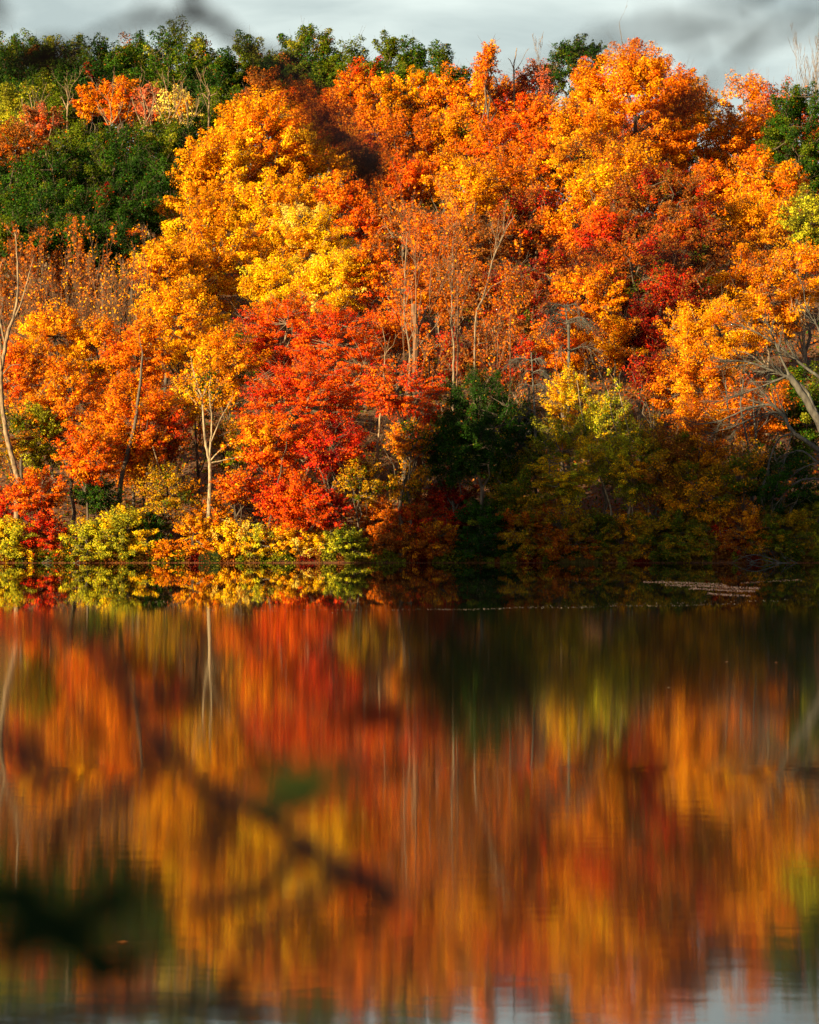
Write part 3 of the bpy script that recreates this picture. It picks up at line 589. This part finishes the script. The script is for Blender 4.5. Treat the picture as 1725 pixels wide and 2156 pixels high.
# ---- shrubs along the bank
SH = [
 (22, 1090, 110, 100, 'yg', 'yellow olive bush at the left end of the bank'),
 (92, 1075, 74, 110, 'crimson', 'dark red bush on the left bank'),
 (135, 1120, 80, 66, 'mixgo', 'orange brown low bush right of the dark red one'),
 (190, 1088, 110, 98, 'yg', 'yellow green bush under the green sapling'),
 (265, 1062, 120, 122, 'yg', 'tall yellow bush left of the dark gap'),
 (318, 1075, 70, 112, 'hem', 'dark green bush in the gap left of the white forked trunk'),
 (345, 1138, 56, 48, 'orange', 'tiny orange bush in the dark gap'),
 (412, 1085, 66, 98, 'gold', 'golden bush left of the white forked trunk'),
 (490, 1095, 110, 88, 'brightyel', 'bright yellow bush right of the white forked trunk'),
 (550, 1105, 80, 78, 'yg', 'yellow green bush second right of the white forked trunk'),
 (610, 1098, 90, 86, 'brightyel', 'brilliant yellow bush under the low red maple'),
 (665, 1115, 80, 70, 'brightyel', 'brilliant yellow bush third in the yellow row'),
 (728, 1108, 80, 76, 'lime', 'lime green bush at the right end of the yellow row'),
 (800, 1050, 100, 80, 'deep', 'orange brown bush behind, right of the lime green bush'),
 (815, 1110, 100, 76, 'rust', 'rust bush at the water right of the lime bush'),
 (880, 1045, 120, 80, 'redmix', 'dark red bush above the hollow dark bush'),
 (905, 1095, 110, 90, 'dim', 'orange bush with a dark hollow by the water'),
 (945, 1010, 120, 90, 'wine', 'wine red bush left of the dark green shrubs'),
 (1020, 1045, 130, 135, 'hem', 'dark green bush right of the wine red one'),
 (1110, 1060, 120, 100, 'brown', 'round brown orange bush in the shade'),
 (1085, 1120, 90, 62, 'dark', 'dark low bush beneath the round brown one'),
 (1185, 1060, 110, 110, 'brown', 'brown olive bush left of the green bush'),
 (1250, 1075, 90, 105, 'goldolive', 'green bush right of the brown olive bush'),
 (1320, 1070, 120, 105, 'dusk', 'olive gold bush below the birches'),
 (1400, 1065, 120, 110, 'goldolive', 'wide olive bush right of the olive gold bush'),
 (1460, 1090, 90, 90, 'goldolive', 'dark olive bush left of the wine dark bush'),
 (1520, 1100, 100, 80, 'wine', 'wine dark bush behind the driftwood'),
 (1568, 1072, 92, 72, 'dim', 'orange bush with flat layers above the driftwood'),
 (1640, 1060, 120, 120, 'goldolive', 'olive bush at the right over the driftwood'),
 (1705, 1030, 110, 150, 'lime', 'yellow green bush at the right edge of the bank'),
 (1000, 1125, 70, 58, 'dark', 'black green low bush beside the wine red bush foot'),
]
for i, (x, t, w, ch, p, lb) in enumerate(SH):
    T('shrub', x, t, w * 1.25, ch + 16, 5, p, lb, cat='shrub', group='shrubs along the far bank', Y=151.6 + (i % 3) * 0.5 + (1.5 if t < 1060 else 0), clump=.62, leaf=.85, den=1.4, bark='grey' if i % 2 else 'dark')

# ---- bare trees
BT = [(20, 500, 110, 'leftmost thin brown bare tree under the green hill'), (75, 512, 100, 'thin brown bare tree, second from the left under the hill'), (130, 505, 110, 'thin brown bare tree, third from the left under the hill'),
      (185, 520, 100, 'thin brown bare tree below the small rust orange maple, on its left'), (235, 540, 110, 'pale brown twiggy tree left of the wide golden tree'), (150, 580, 110, 'tan twiggy tree in front of the brown bare row'),
      (60, 590, 90, 'tan twiggy tree behind the left pale tree'), (290, 560, 90, 'twiggy bare tree over the golden orange edge')]
for i, (x, t, w, lb) in enumerate(BT):
    brush_tree('bare_tree', x, t, w, 15, lb, seed=i, group='thin brown bare trees on the left', bark='twig', leaves=('rust', 2600, .2) if i in (0, 1, 2, 3) else ('gold', 700, .17), n=(9, 7, 7), upw=.5, stems=4)
CT = [(872, 400, 60, 20, 'tall bare tree with fine brown twigs right of the scarlet maples'), (905, 500, 60, 16, 'forked bare tree just right of the tall twiggy one'), (960, 470, 70, 17, 'tall bare tree in the centre, left of the twin trunks'),
      (1050, 540, 80, 15, 'spreading bare tree over the rust slope'), (1075, 480, 60, 17, 'leaning bare tree at the dark gap')]
for i, (x, t, w, H, lb) in enumerate(CT):
    brush_tree('bare_tree', x, t, w, H, lb, seed=30 + i, group='thin bare trees in the centre', bark='twig', n=(8, 7, 6), upw=.45, stems=1, ang=.6, twigs=.008, leaves=('deep', 1100, .17), Y=157.5 + i * 1.1)

bare_tree('bare_tree', 'pale forked bare tree at the left edge of the photo', 153.5,
    [([(36, 1060), (38, 1010), (22, 950), (8, 880), (2, 800), (12, 730), (20, 690)], .24, .13, .3),
     ([(20, 690), (34, 650), (38, 600), (36, 540), (33, 500), (30, 488)], .12, .025, .4), ([(20, 690), (44, 640), (58, 590), (74, 535)], .10, .02, .4), ([(12, 730), (0, 670), (-8, 600), (8, 545)], .09, .02, .4),
     ([(5, 790), (24, 770), (44, 768)], .06, .02, .4)], 'pale', n=(5, 4), maxl=2, ratio=.22, upw=.25, seed=4, twigs=.016)
bare_tree('birch_tree', 'white forked tree standing at the water left of centre', 152.6,
    [([(438, 1182), (439, 1120), (441, 1060), (443, 1010), (442, 975), (440, 962)], .19, .11, 0), ([(440, 965), (432, 920), (428, 870), (424, 835), (410, 790), (402, 750)], .12, .025, .8),
     ([(441, 968), (444, 930), (446, 880), (441, 830), (444, 790)], .10, .02, .8), ([(442, 972), (462, 950), (480, 938), (500, 930)], .07, .015, .7), ([(442, 975), (475, 968), (512, 960)], .06, .012, .7),
     ([(445, 930), (466, 880), (480, 855), (492, 830)], .06, .012, .8), ([(441, 1060), (452, 1075), (466, 1092), (486, 1100)], .04, .01, .8)], 'birch', n=(8, 5, 3), maxl=3, ratio=.26, ang=.6, upw=.15, seed=9, twigs=.010, leaves=('gold', 110, .2))
bare_tree('birch_tree', 'slender leaning trunk right of the scarlet maples', 154.2, [([(788, 1060), (792, 990), (797, 920), (802, 860), (808, 790), (811, 730), (806, 690)], .13, .02, .8)], 'pale', n=(6, 4), maxl=2, ratio=.2, seed=14)
bare_tree('bare_tree', 'thin twiggy dead tree right of the slender leaning trunk', 157, [([(838, 1060), (840, 960), (838, 880), (842, 840)], .07, .02, 2.2)], 'twig', n=(14, 8), maxl=2, ratio=.42, ang=1.3, upw=-.15, seed=17, twigs=.012)
bare_tree('bare_tree', 'thick brown trunk left of the hemlocks', 158, [([(882, 1060), (880, 960), (877, 860), (875, 780), (876, 700), (872, 640)], .30, .2, .3)], 'twig', n=(5, 4), maxl=2, ratio=.2, seed=18)
for i, (x0, x1, lb) in enumerate([(955, 951, 'straight pale trunk left of the twin trunks on the rust slope'), (862, 852, 'pale trunk leaning slightly left, right of the scarlet maples')]):
    bare_tree('bare_tree', lb, 163 + i, [([(x0, 800), (x0 + 1, 740), (x1, 660), (x1 + 2, 560), (x1 + 6, 470)], .11, .03, .9)], 'grey', n=(6, 5), maxl=2, ratio=.25, ang=.5, upw=.3, seed=40 + i, group='pale trunks on the rust slope')
bare_tree('bare_tree', 'pale broken branch tree slanting in the dark gap, centre right', 170, [([(1000, 700), (1020, 620), (1040, 540), (1062, 490), (1085, 452)], .09, .04, 1.2)], 'grey', n=(5, 4), maxl=2, ratio=.2, seed=55)
# dark leaning trunk of the bright orange maple + hanging dead branch
bare_tree('bare_tree', 'dark leaning trunk under the bright orange maple', 154.5, [([(242, 1090), (252, 1030), (268, 960), (285, 890), (296, 800), (300, 740)], .22, .07, .4)], 'dark', n=(5, 4), maxl=2, ratio=.25, seed=61)
bare_tree('dead_branch', 'pale dead branch hanging in the dark gap left of the white forked tree', 154.2, [([(322, 940), (336, 990), (342, 1030), (350, 1052)], .05, .02, 1.2)], 'pale', n=(5, 4), maxl=2, ratio=.4, ang=.5, upw=-.3, seed=63, gnd=False, cat='branch')
# grey dead spruce with drooping boughs
def spruce(label, x, top, bot, Y, seed):
    rng = np.random.default_rng(seed); b = at(x + 6, bot, Y); t = at(x - 3, top, Y); gz = float(ground(b[0], Y)); base = np.array([b[0], Y, gz - .1])
    root = thing('dead_spruce', label, 'tree', base, None); wd = Wood(); P = smooth_path([base, b, (b + t) / 2 + np.array([.05, 0, 0]), t], 14); Rr = np.linspace(.15, .04, 14); wd.tube(P, Rr, 8); wd.build('trunk', BARK['lichen'], root, base)
    for i in range(40):
        f = rng.uniform(.2, 1); p = P[int(f * 13)]; a = rng.uniform(0, 6.28) if i % 2 else rng.choice([3.14, 0]) + rng.normal(0, .5); L_ = rng.uniform(1.2, 3.6) * (1.1 - .45 * f)
        d = np.array([math.cos(a), math.sin(a), 0]); e = p + d * L_ + np.array([0, 0, -.25 * L_ * rng.uniform(.4, 1.6)])
        m_ = p + d * L_ * .55 + np.array([0, 0, .12 * L_]); Q = smooth_path([p, m_, e], 7); w2 = Wood(); w2.tube(Q, np.linspace(.045, .014, 7), 5); tips = []
        grow(rng, w2, Q, np.linspace(.045, .014, 7), 1, 3, (0, 12, 5), .42, .7, -.3, tips); flush_tips(w2, tips, .010); w2.build('branch', BARK['lichen'], root, base)
spruce('grey dead spruce with drooping bare boughs', 1122, 742, 960, 155.5, 3)
spruce('smaller grey dead spruce glimpsed above the big one', 1192, 640, 720, 163, 8)
# leaning birch stems
for i, (pts, lb) in enumerate([([(1288, 1085), (1280, 1050), (1262, 1000), (1240, 950), (1232, 900), (1222, 850), (1215, 800)], 'leaning white birch stem in the shade, the longest'),
                               ([(1365, 1060), (1350, 1010), (1335, 960), (1322, 900), (1310, 850), (1298, 800)], 'white birch stem leaning right of the longest one'),
                               ([(1330, 1040), (1312, 960), (1290, 880), (1280, 820)], 'faint thin birch stem between the two leaning ones')]):
    bare_tree('birch_tree', lb, 152.9 + i * .3, [(pts, .085 - .012 * i, .025, .6)], 'birch', n=(7, 4), maxl=2, ratio=.16, ang=.5, upw=.2, seed=70 + i, group='leaning white birch stems', leaves=('birch', 300, .16))
for i, (pts, lb) in enumerate([([(1560, 1130), (1555, 1010), (1542, 940), (1535, 880), (1528, 800)], 'grey upright trunk behind the low limbs, left one'), ([(1588, 1120), (1582, 1010), (1574, 930), (1560, 860), (1566, 800)], 'grey upright trunk behind the low limbs, middle one'),
                               ([(1600, 1100), (1596, 980), (1590, 900), (1585, 830)], 'slim grey trunk behind the low limbs, right one')]):
    bare_tree('bare_tree', lb, 155.5 + i * .6, [(pts, .13, .04, .8)], 'lichen', n=(7, 6), maxl=2, ratio=.25, ang=.6, upw=.3, seed=80 + i, group='grey trunks at the right')
# big leaning bare tree, right edge
bare_tree('bare_tree', 'big grey bare tree leaning in from the right edge', 150.9,
    [([(1800, 1190), (1775, 1060), (1750, 960), (1725, 890), (1690, 830), (1662, 790)], .42, .22, 0),
     ([(1725, 890), (1710, 850), (1690, 815), (1650, 790), (1600, 770), (1555, 760), (1500, 762)], .20, .02, 1.0),
     ([(1735, 800), (1705, 780), (1660, 745), (1620, 715), (1570, 690), (1530, 678)], .13, .018, 1.0),
     ([(1740, 960), (1700, 930), (1668, 908), (1650, 875), (1620, 852), (1570, 862), (1510, 888), (1450, 895)], .20, .018, 1.1),
     ([(1668, 908), (1640, 870), (1600, 875), (1540, 900), (1480, 915)], .09, .015, 1.0),
     ([(1662, 790), (1640, 740), (1625, 700), (1612, 670)], .10, .015, 1.0), ([(1740, 740), (1722, 690), (1700, 650), (1690, 600)], .10, .015, 1.0), ([(1662, 790), (1600, 815), (1560, 830), (1500, 850)], .08, .013, 1.0),
     ([(1668, 912), (1640, 925), (1622, 965), (1612, 1010), (1602, 1045)], .08, .02, .7), ([(1668, 912), (1655, 960), (1640, 1010), (1625, 1060)], .045, .012, .6)],
    'lichen', n=(16, 9, 5), maxl=3, ratio=.34, ang=.5, upw=-.02, seed=91, twigs=.010)
bare_tree('bare_tree', 'low grey bare boughs at the right edge above the bank', 151.0,
    [([(1790, 1185), (1770, 1080), (1750, 1000), (1725, 975)], .22, .12, 0), ([(1725, 975), (1690, 950), (1660, 955), (1640, 962)], .09, .015, .9), ([(1740, 1010), (1690, 1010), (1655, 1035), (1630, 1070)], .09, .015, 1.1),
     ([(1725, 975), (1690, 985), (1655, 1015), (1620, 1055)], .06, .012, 1.0), ([(1700, 1000), (1680, 1050), (1665, 1075)], .04, .012, .8)], 'lichen', n=(8, 5, 3), maxl=2, ratio=.28, ang=.5, upw=-.15, seed=95, twigs=.010)
# skyline snags
bare_tree('dead_tree', 'small bare snag on the skyline beside the lone orange crown', 274, [([(1083, 175), (1082, 140), (1086, 118), (1088, 101)], .13, .05, .6), ([(1082, 145), (1076, 130), (1070, 122)], .07, .03, .3)], 'grey', n=(3, 2), maxl=2, ratio=.25, seed=101, twigs=.02)
bare_tree('dead_tree', 'thin dead spike above the great orange maple', 258, [([(1312, 130), (1310, 90), (1306, 62), (1304, 46)], .06, .02, .2)], 'grey', n=(2, 2), maxl=2, ratio=.2, seed=102, twigs=.02)
brush_tree('bare_tree', 1716, 108, 70, 22, 'fine bare twigs on the skyline at the right edge', seed=103, bark='grey', n=(9, 7, 5), stems=3)
brush_tree('bare_tree', 1148, 108, 60, 20, 'bare twiggy top on the skyline left of the dark green tree', seed=104, bark='grey', n=(7, 6, 4), stems=3)

# ---- driftwood and fallen boughs at the right of the bank
def driftwood(label, pts_list, Y, seed, group=None):
    rng = np.random.default_rng(seed); base = at(*pts_list[0][0][0][:2], Y); base[2] = 0.02; root = thing('driftwood', label, 'driftwood', base, group); wd = Wood()
    for pts, r0, r1 in pts_list:
        W3 = []
        for i, p in enumerate(pts):
            q = at(p[0], p[1], Y); q[1] += (p[2] if len(p) > 2 else 0) + rng.normal(0, .05); W3.append(q)
        P = smooth_path(W3); Rr = np.linspace(r0, r1, len(P)); wd.tube(P, Rr, 7); tips = []; grow(rng, wd, P, Rr, 1, 2, (0, 5), .3, .6, .05, tips); flush_tips(wd, tips, .012)
    wd.build('boughs', BARK['lichen'], root, base)
driftwood('tangle of grey driftwood boughs in the water at the right', [([(1720, 1190), (1660, 1192), (1610, 1190), (1575, 1180)], .07, .03), ([(1650, 1190), (1620, 1175), (1585, 1168), (1550, 1180), (1535, 1194)], .05, .015),
          ([(1640, 1188), (1600, 1178), (1570, 1190), (1560, 1200)], .04, .012), ([(1690, 1190), (1670, 1182), (1655, 1172)], .05, .015), ([(1620, 1190), (1606, 1172), (1596, 1160)], .03, .01), ([(1700, 1192), (1650, 1186), (1600, 1189)], .09, .05), ([(1598, 1192), (1578, 1176), (1556, 1170)], .03, .01), ([(1668, 1190), (1648, 1170), (1640, 1150)], .03, .01), ([(1625, 1192), (1632, 1174), (1622, 1162), (1604, 1156)], .025, .008), ([(1580, 1192), (1560, 1186), (1538, 1188)], .025, .01)], 150.6, 7)
driftwood('pale forked driftwood stick at the left bank', [([(78, 1196), (100, 1190), (128, 1186)], .05, .02), ([(82, 1188), (98, 1184), (110, 1180)], .03, .012), ([(84, 1192), (92, 1182), (104, 1178)], .03, .012)], 150.8, 8)
driftwood('leaning dead bough touching the water, left of the tall yellow bush', [([(146, 1190), (168, 1180), (186, 1160), (178, 1130), (168, 1100)], .07, .02)], 150.9, 9)
# fallen log line on the bank
# ---- undergrowth and leaf litter (uncountable)
rng = np.random.default_rng(77)
n = 230000
Yu = 151.5 + rng.random(n) ** 1.15 * 145; Xu = rng.uniform(-1, 1, n) * (Yu * 0.2 + 14)
cl = np.sin(Xu * 1.7 + np.sin(Yu * .9) * 2) * np.sin(Yu * 1.1 + Xu * .6) * .5 + .5
hh = (1 + 3.0 * np.clip((Yu - 225) / 30, 0, 1)) * rng.random(n) ** 1.6 * (0.25 + 2.0 * cl * np.clip((Yu - 151.5) / 5, 0.12, 1))
nb_ = 46000; Yu[:nb_] = shoreY(Xu[:nb_]) - .25 + rng.random(nb_) * 1.6; Xu[:nb_] = rng.uniform(-42, 42, nb_)
lump = .5 + .5 * np.sin(Xu * 1.9 + 2 * np.sin(Xu * .63)); hh[:nb_] = rng.random(nb_) ** 1.2 * (.18 + .75 * lump[:nb_])
Pu = np.stack([Xu, Yu, np.maximum(ground(Xu, Yu), 0) + hh + .03], 1)
cu = np.array([BR, DO, OB, oG, DR, G])[rng.choice(6, n, p=[.34, .16, .22, .12, .06, .10])] * rng.uniform(.6, 1.2, (n, 1))
bk = np.array([OB, oG, YG, BR, DR, DO]); pk = (np.sin(Xu[:nb_] * .8 + 1) * 1.5 + np.sin(Xu[:nb_] * 2.3) + 2.5).astype(int) % 6; cu[:nb_] = bk[pk] * rng.uniform(.5, 1.1, (nb_, 1))
und = mesh_obj('undergrowth', leaf_quads(rng, Pu, np.where(np.arange(n) < nb_, .13, .24)[:, None], np.tile([0, -.4, .7], (n, 1))), np.full(n, 4), np.arange(n * 4), LEAF, col=cu)
und['kind'] = 'stuff'; und['label'] = 'low brown undergrowth and fallen leaves on the wooded slope'; und['category'] = 'undergrowth'
n = 90000; Xt = rng.uniform(-55, 75, n); Yt = 151 + np.clip(135 - Xt * 0.55, 112, 158) + rng.uniform(-9, 3, n)
ht = rng.random(n) ** .9 * (9 + 3 * np.sin(Xt * .45) + 2 * np.sin(Xt * 1.3))
ct = np.array([BR, DO, DR, O, oG])[(np.sin(Xt * .35) * 2 + 2.5 + rng.normal(0, .6, n)).astype(int) % 5] * rng.uniform(.5, 1.1, (n, 1))
th = mesh_obj('thicket', leaf_quads(rng, np.stack([Xt, Yt, ground(Xt, Yt) + ht], 1), .42, np.tile([0, -.5, .6], (n, 1))), np.full(n, 4), np.arange(n * 4), LEAF, col=ct)
th['kind'] = 'stuff'; th['label'] = 'dim rusty thicket along the crest behind the wood'; th['category'] = 'thicket'
# reeds and grass at the water's edge
def grassband(name, label, xs, Y, n, h, col, seed):
    rng = np.random.default_rng(seed); x = rng.uniform(xs[0], xs[1], n); Yb = Y + rng.uniform(-.4, .8, n); X = (x - CX) * Yb / F; z = np.maximum(ground(X, Yb), -.02)
    B = np.stack([X, Yb, z], 1); hgt = h * rng.uniform(.4, 1.1, n); le = rng.normal(0, .22, (n, 2)) * hgt[:, None]; T_ = B + np.concatenate([le, hgt[:, None]], 1); w_ = .012
    V = np.stack([B + [-w_, 0, 0], B + [w_, 0, 0], T_ + [w_ * .3, 0, 0], T_ - [w_ * .3, 0, 0]], 1).reshape(-1, 3)
    o = mesh_obj(name, V, np.full(n, 4), np.arange(n * 4), LEAF, col=np.array(col)[None] * rng.uniform(.6, 1.3, (n, 1))); o['kind'] = 'stuff'; o['label'] = label; o['category'] = 'grass'
grassband('reeds', 'dull olive reeds at the waterline right of centre', (1180, 1260), 150.9, 900, .45, (.12, .09, .02), 1)
grassband('grass', 'dark grass tuft round the foot of the white forked tree', (418, 462), 151.2, 500, .8, (.03, .05, .012), 2)
grassband('bank_grass', 'thin rusty grass fringe along the waterline', (-40, 1770), 150.9, 9000, .09, (.20, .07, .03), 3)

# ---- floating leaves and scum on the water
def floaters(name, label, cat, boxes, col, size, seed):
    rng = np.random.default_rng(seed); P = []
    for (x0, y0, x1, y1, n, thick) in boxes:
        x = rng.uniform(x0, x1, n); f = (x - x0) / max(1, x1 - x0); y = y0 + (y1 - y0) * f + rng.normal(0, thick, n) + np.sin(x * .03 + seed) * 1.0
        P.append(np.stack([x, y], 1))
    P = np.concatenate(P); Y = F * HC / (P[:, 1] - CY); X = (P[:, 0] - CX) * Y / F; n = len(P)
    a = rng.uniform(0, 6.28, n); s = size * rng.uniform(.5, 1.5, n); t = np.stack([np.cos(a), np.sin(a), 0 * a], 1) * s[:, None]; b = np.stack([-np.sin(a), np.cos(a), 0 * a], 1) * s[:, None] * .6
    C_ = np.stack([X, Y, np.full(n, .006)], 1); up = np.stack([0 * a, 0 * a, rng.uniform(0, .02, n)], 1)
    V = np.stack([C_ + t + up, C_ + b, C_ - t + up * .6, C_ - b], 1).reshape(-1, 3)
    cc = np.array(col)[rng.integers(0, len(col), n)]
    o = mesh_obj(name, V, np.full(n, 4), np.arange(n * 4), LEAF, col=cc); o['kind'] = 'stuff'; o['label'] = label; o['category'] = cat
floaters('floating_leaves', 'thin line of floating leaves and pollen across the pond', 'leaves',
         [(330, 1286, 900, 1284, 150, .5), (900, 1284, 1560, 1272, 420, .7), (1100, 1278, 1725, 1262, 160, 1.5), (0, 1262, 420, 1268, 90, .8), (400, 1296, 760, 1290, 40, .6)], [(.3, .22, .15), (.2, .14, .1), (.3, .26, .2)], .022, 3)
floaters('floating_weed', 'pinkish patch of floating weed streaks at the right of the pond', 'water weed',
         [(1355, 1224, 1530, 1232, 500, 1.2), (1400, 1232, 1600, 1238, 600, 1.4), (1450, 1240, 1590, 1244, 420, 1.2), (1490, 1250, 1580, 1254, 200, 1.0), (1560, 1226, 1690, 1222, 90, 1)], [(.32, .20, .17), (.25, .15, .13), (.36, .27, .22)], .035, 5)
def one_leaf(label, x, y, s, c, seed):
    rng = np.random.default_rng(seed); Y = F * HC / (y - CY); p = np.array([(x - CX) * Y / F, Y, .008]); P = np.array([[1, 0, .02], [.45, .3, 0], [.1, .9, .02], [-.3, .35, 0], [-1, .1, .02], [-.35, -.25, 0], [0, -.8, .02], [.4, -.3, 0]]) * s
    o = mesh_obj('floating_leaf', P + p, [8], list(range(8)), LEAF, origin=p, col=np.array([c])); o['label'] = label; o['category'] = 'leaf'; o['group'] = 'single leaves afloat'
one_leaf('single dull orange leaf afloat on the dark reflection, lower left', 258, 1984, .06, (.35, .12, .03), 1)
one_leaf('tiny pale leaf afloat at right, below the weed patch', 1408, 1448, .05, (.6, .4, .2), 2)
one_leaf('tiny orange leaf afloat near the right edge', 1634, 1395, .06, (.6, .25, .1), 3)
one_leaf('small leaf with a raised stalk afloat at right', 1530, 1394, .07, (.4, .2, .1), 4)

# ------------------------------------------------------------------ unseen wood added on the left to shade the lower right of the far bank
rng = np.random.default_rng(5); Pw, Cw = [], []; wdw = Wood()
for i in range(78):
    f = rng.random(); X = -36 + 11 * f + rng.normal(0, 1.5); Y = 119 - 29 * f + rng.normal(0, 1.3)
    if X > -0.2 * Y - 4.5: continue
    gz = float(ground(X, Y)); H = rng.uniform(14, 19.5) + 13 * f; n = int(430 + 350 * f)
    hz = rng.random(n) ** .7; rr = (1 - hz) ** .7 * 3.6 + .3; a = rng.uniform(0, 6.28, n); r = rr * rng.random(n) ** .4
    Pw.append(np.stack([X + np.cos(a) * r, Y + np.sin(a) * r, gz + 2 + (H - 2) * hz], 1)); wdw.tube(np.array([[X, Y, gz - .2], [X, Y, gz + H * .5], [X, Y, gz + H]]), np.array([.3, .2, .04]), 6)
for i in range(16):  # unseen trees added behind the camera to shade the near saplings
    X = rng.uniform(-17, -7); Y = rng.uniform(-14, -5); gz = float(ground(X, Y)); H = rng.uniform(8, 12); n = 900
    hz = rng.random(n) ** .7; a = rng.uniform(0, 6.28, n); r = ((1 - hz) ** .7 * 2.6 + .3) * rng.random(n) ** .4
    Pw.append(np.stack([X + np.cos(a) * r, Y + np.sin(a) * r, gz + 1 + (H - 1) * hz], 1)); wdw.tube(np.array([[X, Y, gz - .2], [X, Y, gz + H * .5], [X, Y, gz + H]]), np.array([.2, .12, .03]), 6)
Pw = np.concatenate(Pw); n = len(Pw)
wood = mesh_obj('wood', leaf_quads(rng, Pw, 1.0, np.tile([0, 0, .6], (n, 1))), np.full(n, 4), np.arange(n * 4), LEAF, col=np.tile(np.array(dG), (n, 1))); tw = wdw.build('trunks', BARK['dark'], wood); wood['kind'] = 'stuff'; wood['label'] = 'unseen evergreen wood added to shade the far bank and near saplings'; wood['category'] = 'wood'

# ------------------------------------------------------------------ blurred branches close to the lens, on saplings of the near bank
def near_sapling(label, trunk_x, d, branches, leaves, seed):
    rng = np.random.default_rng(seed); gz = float(ground(trunk_x, d)); base = np.array([trunk_x, d, gz - .05]); root = thing('sapling', label, 'sapling', base, 'saplings close to the camera')
    wd = Wood(); wd.tube(smooth_path([base, base + [.03, 0, 1.2], base + [-.02, .05, 2.2], base + [.02, 0, 3.4]], 10), np.linspace(.05, .02, 10), 8); wd.build('trunk', BARK['near'], root, base)
    for pts, r0, r1, dd in branches:
        P = smooth_path([at(p[0], p[1], dd) + np.array([0, p[2] if len(p) > 2 else 0, 0]) for p in pts]); P[1:-1] += rng.normal(0, .002, (len(P) - 2, 3))
        wd = Wood(); wd.tube(P, np.linspace(r0, r1, len(P)), 7)
        for k in range(len(P) // 3):
            p = P[rng.integers(1, len(P))]; wd.tube(np.array([p, p + rng.normal(0, .02, 3)]), np.array([.003, .001]), 4)
        wd.build('branch', BARK['near'], root, base)
    for (x, y, dd, s, c, tilt) in leaves:
        p = at(x, y, dd); t = np.array([1, .2, tilt]); t /= np.linalg.norm(t); b = np.cross(t, [0.1, -1, .15]); b /= np.linalg.norm(b)
        fr = np.linspace(0, 2 * np.pi, 13)[:-1]; V = p + s * (np.cos(fr)[:, None] * t + np.sin(fr)[:, None] * b * .42 * (1 - .3 * np.cos(fr)[:, None])) + np.array([0, .004, 0]) * np.sin(fr * 2)[:, None]
        mesh_obj('leaf', V, [12], list(range(12)), LEAF, root, base, col=np.array([c]))
DK, GRN, RD = (.03, .015, .01), (.05, .09, .01), (.16, .02, .01)
near_sapling('dark blurred sapling with bare branches crossing the left and centre, nearest the camera', -1.15, 2.3, [
    ([(-1500, 300), (-700, -350), (100, -330), (360, -120), (405, 0), (432, 38)], .016, .008, 2.2),
    ([(432, 38), (335, 38), (268, 50), (215, 72), (120, 130)], .008, .003, 2.2),
    ([(432, 38), (470, 60), (500, 82), (560, 125)], .010, .005, 2.2),
    ([(560, 125), (640, 182), (668, 262), (725, 296), (795, 362)], .010, .015, 1.6),
    ([(-1400, 400), (-500, -100), (-60, -30), (-12, 50)], .012, .007, 2.0),
    ([(-1500, 1500), (-400, 1350), (120, 1330), (215, 1390), (262, 1465), (325, 1553), (430, 1650), (545, 1715), (625, 1768), (710, 1820), (795, 1862), (826, 1920)], .004, .011, 2.1),
    ([(635, 1778), (590, 1840), (530, 1890), (475, 1903), (400, 1912)], .010, .007, 2.0),
    ([(325, 1553), (300, 1640), (200, 1700), (110, 1760)], .008, .005, 1.9), ([(545, 1715), (640, 1690), (720, 1640), (760, 1600)], .007, .004, 1.9), ([(262, 1465), (360, 1470), (430, 1440)], .006, .004, 1.9),
    ([(700, 1815), (680, 1880), (560, 1960), (500, 2060)], .007, .006, 1.9),
    ([(440, 1660), (452, 1740), (440, 1805), (438, 1830)], .005, .006, 1.9),
    ([(-1500, 1700), (-400, 1560), (10, 1568), (55, 1582), (74, 1630), (94, 1680)], .007, .009, 1.8),
    ([(-1500, 2300), (-300, 2200), (120, 2150), (250, 2116), (350, 2114), (440, 2124), (575, 2142)], .007, .007, 2.1),
    ], [(640, 1648, 1.25, .032, (.22, .24, .03), .08), (495, 2065, 2.2, .018, DK, .9), (810, 1504, 2.1, .028, RD, .02), (785, 1506, 2.1, .022, DK, .0), (785, 350, 1.4, .011, DK, -.6), (660, 215, 1.4, .016, RD, -1.2), (640, 175, 1.4, .013, DK, -.4), (60, 1580, 2.1, .016, DK, .1), (800, 1868, 2.3, .016, DK, -.6),
        (120, 110, 1.9, .03, DK, .1), (70, 130, 1.9, .03, DK, .0), (495, 2065, 2.2, .026, DK, 1.6), (775, 1868, 1.9, .018, DK, -.3)] + [(x_, y_, 1.5, .03, (.008, .02, .004), t_) for x_, y_, t_ in ((20, 1880, .2), (95, 1925, -.3), (60, 1975, .3), (170, 1990, -.4), (250, 2035, .2), (230, 1900, .5))], 3)
near_sapling('dark blurred sapling whose twigs cross the sky and trees on the right', 1.2, 2.2, [
    ([(2600, 200), (2000, -200), (1640, -60), (1500, 30), (1330, 70), (1180, 130), (1000, 180)], .005, .0025, 1.5),
    ([(2400, 300), (1900, 100), (1700, 60), (1560, 90), (1430, 60)], .005, .0025, 1.5),
    ([(2500, 500), (1900, 420), (1500, 530), (1400, 530), (1340, 560), (1215, 565)], .004, .003, 2.0),
    ([(2000, -250), (1500, 180), (1300, 300), (1215, 318), (1150, 330)], .003, .005, 2.0),
    ], [(1400, 532, 2.0, .013, DK, .1), (1205, 320, 2.0, .013, DK, .1), (1078, 1953, 2.1, .014, DK, 1.2)], 4)
print('leaves', LEAFCOUNT[0], 'objects', len(bpy.data.objects))
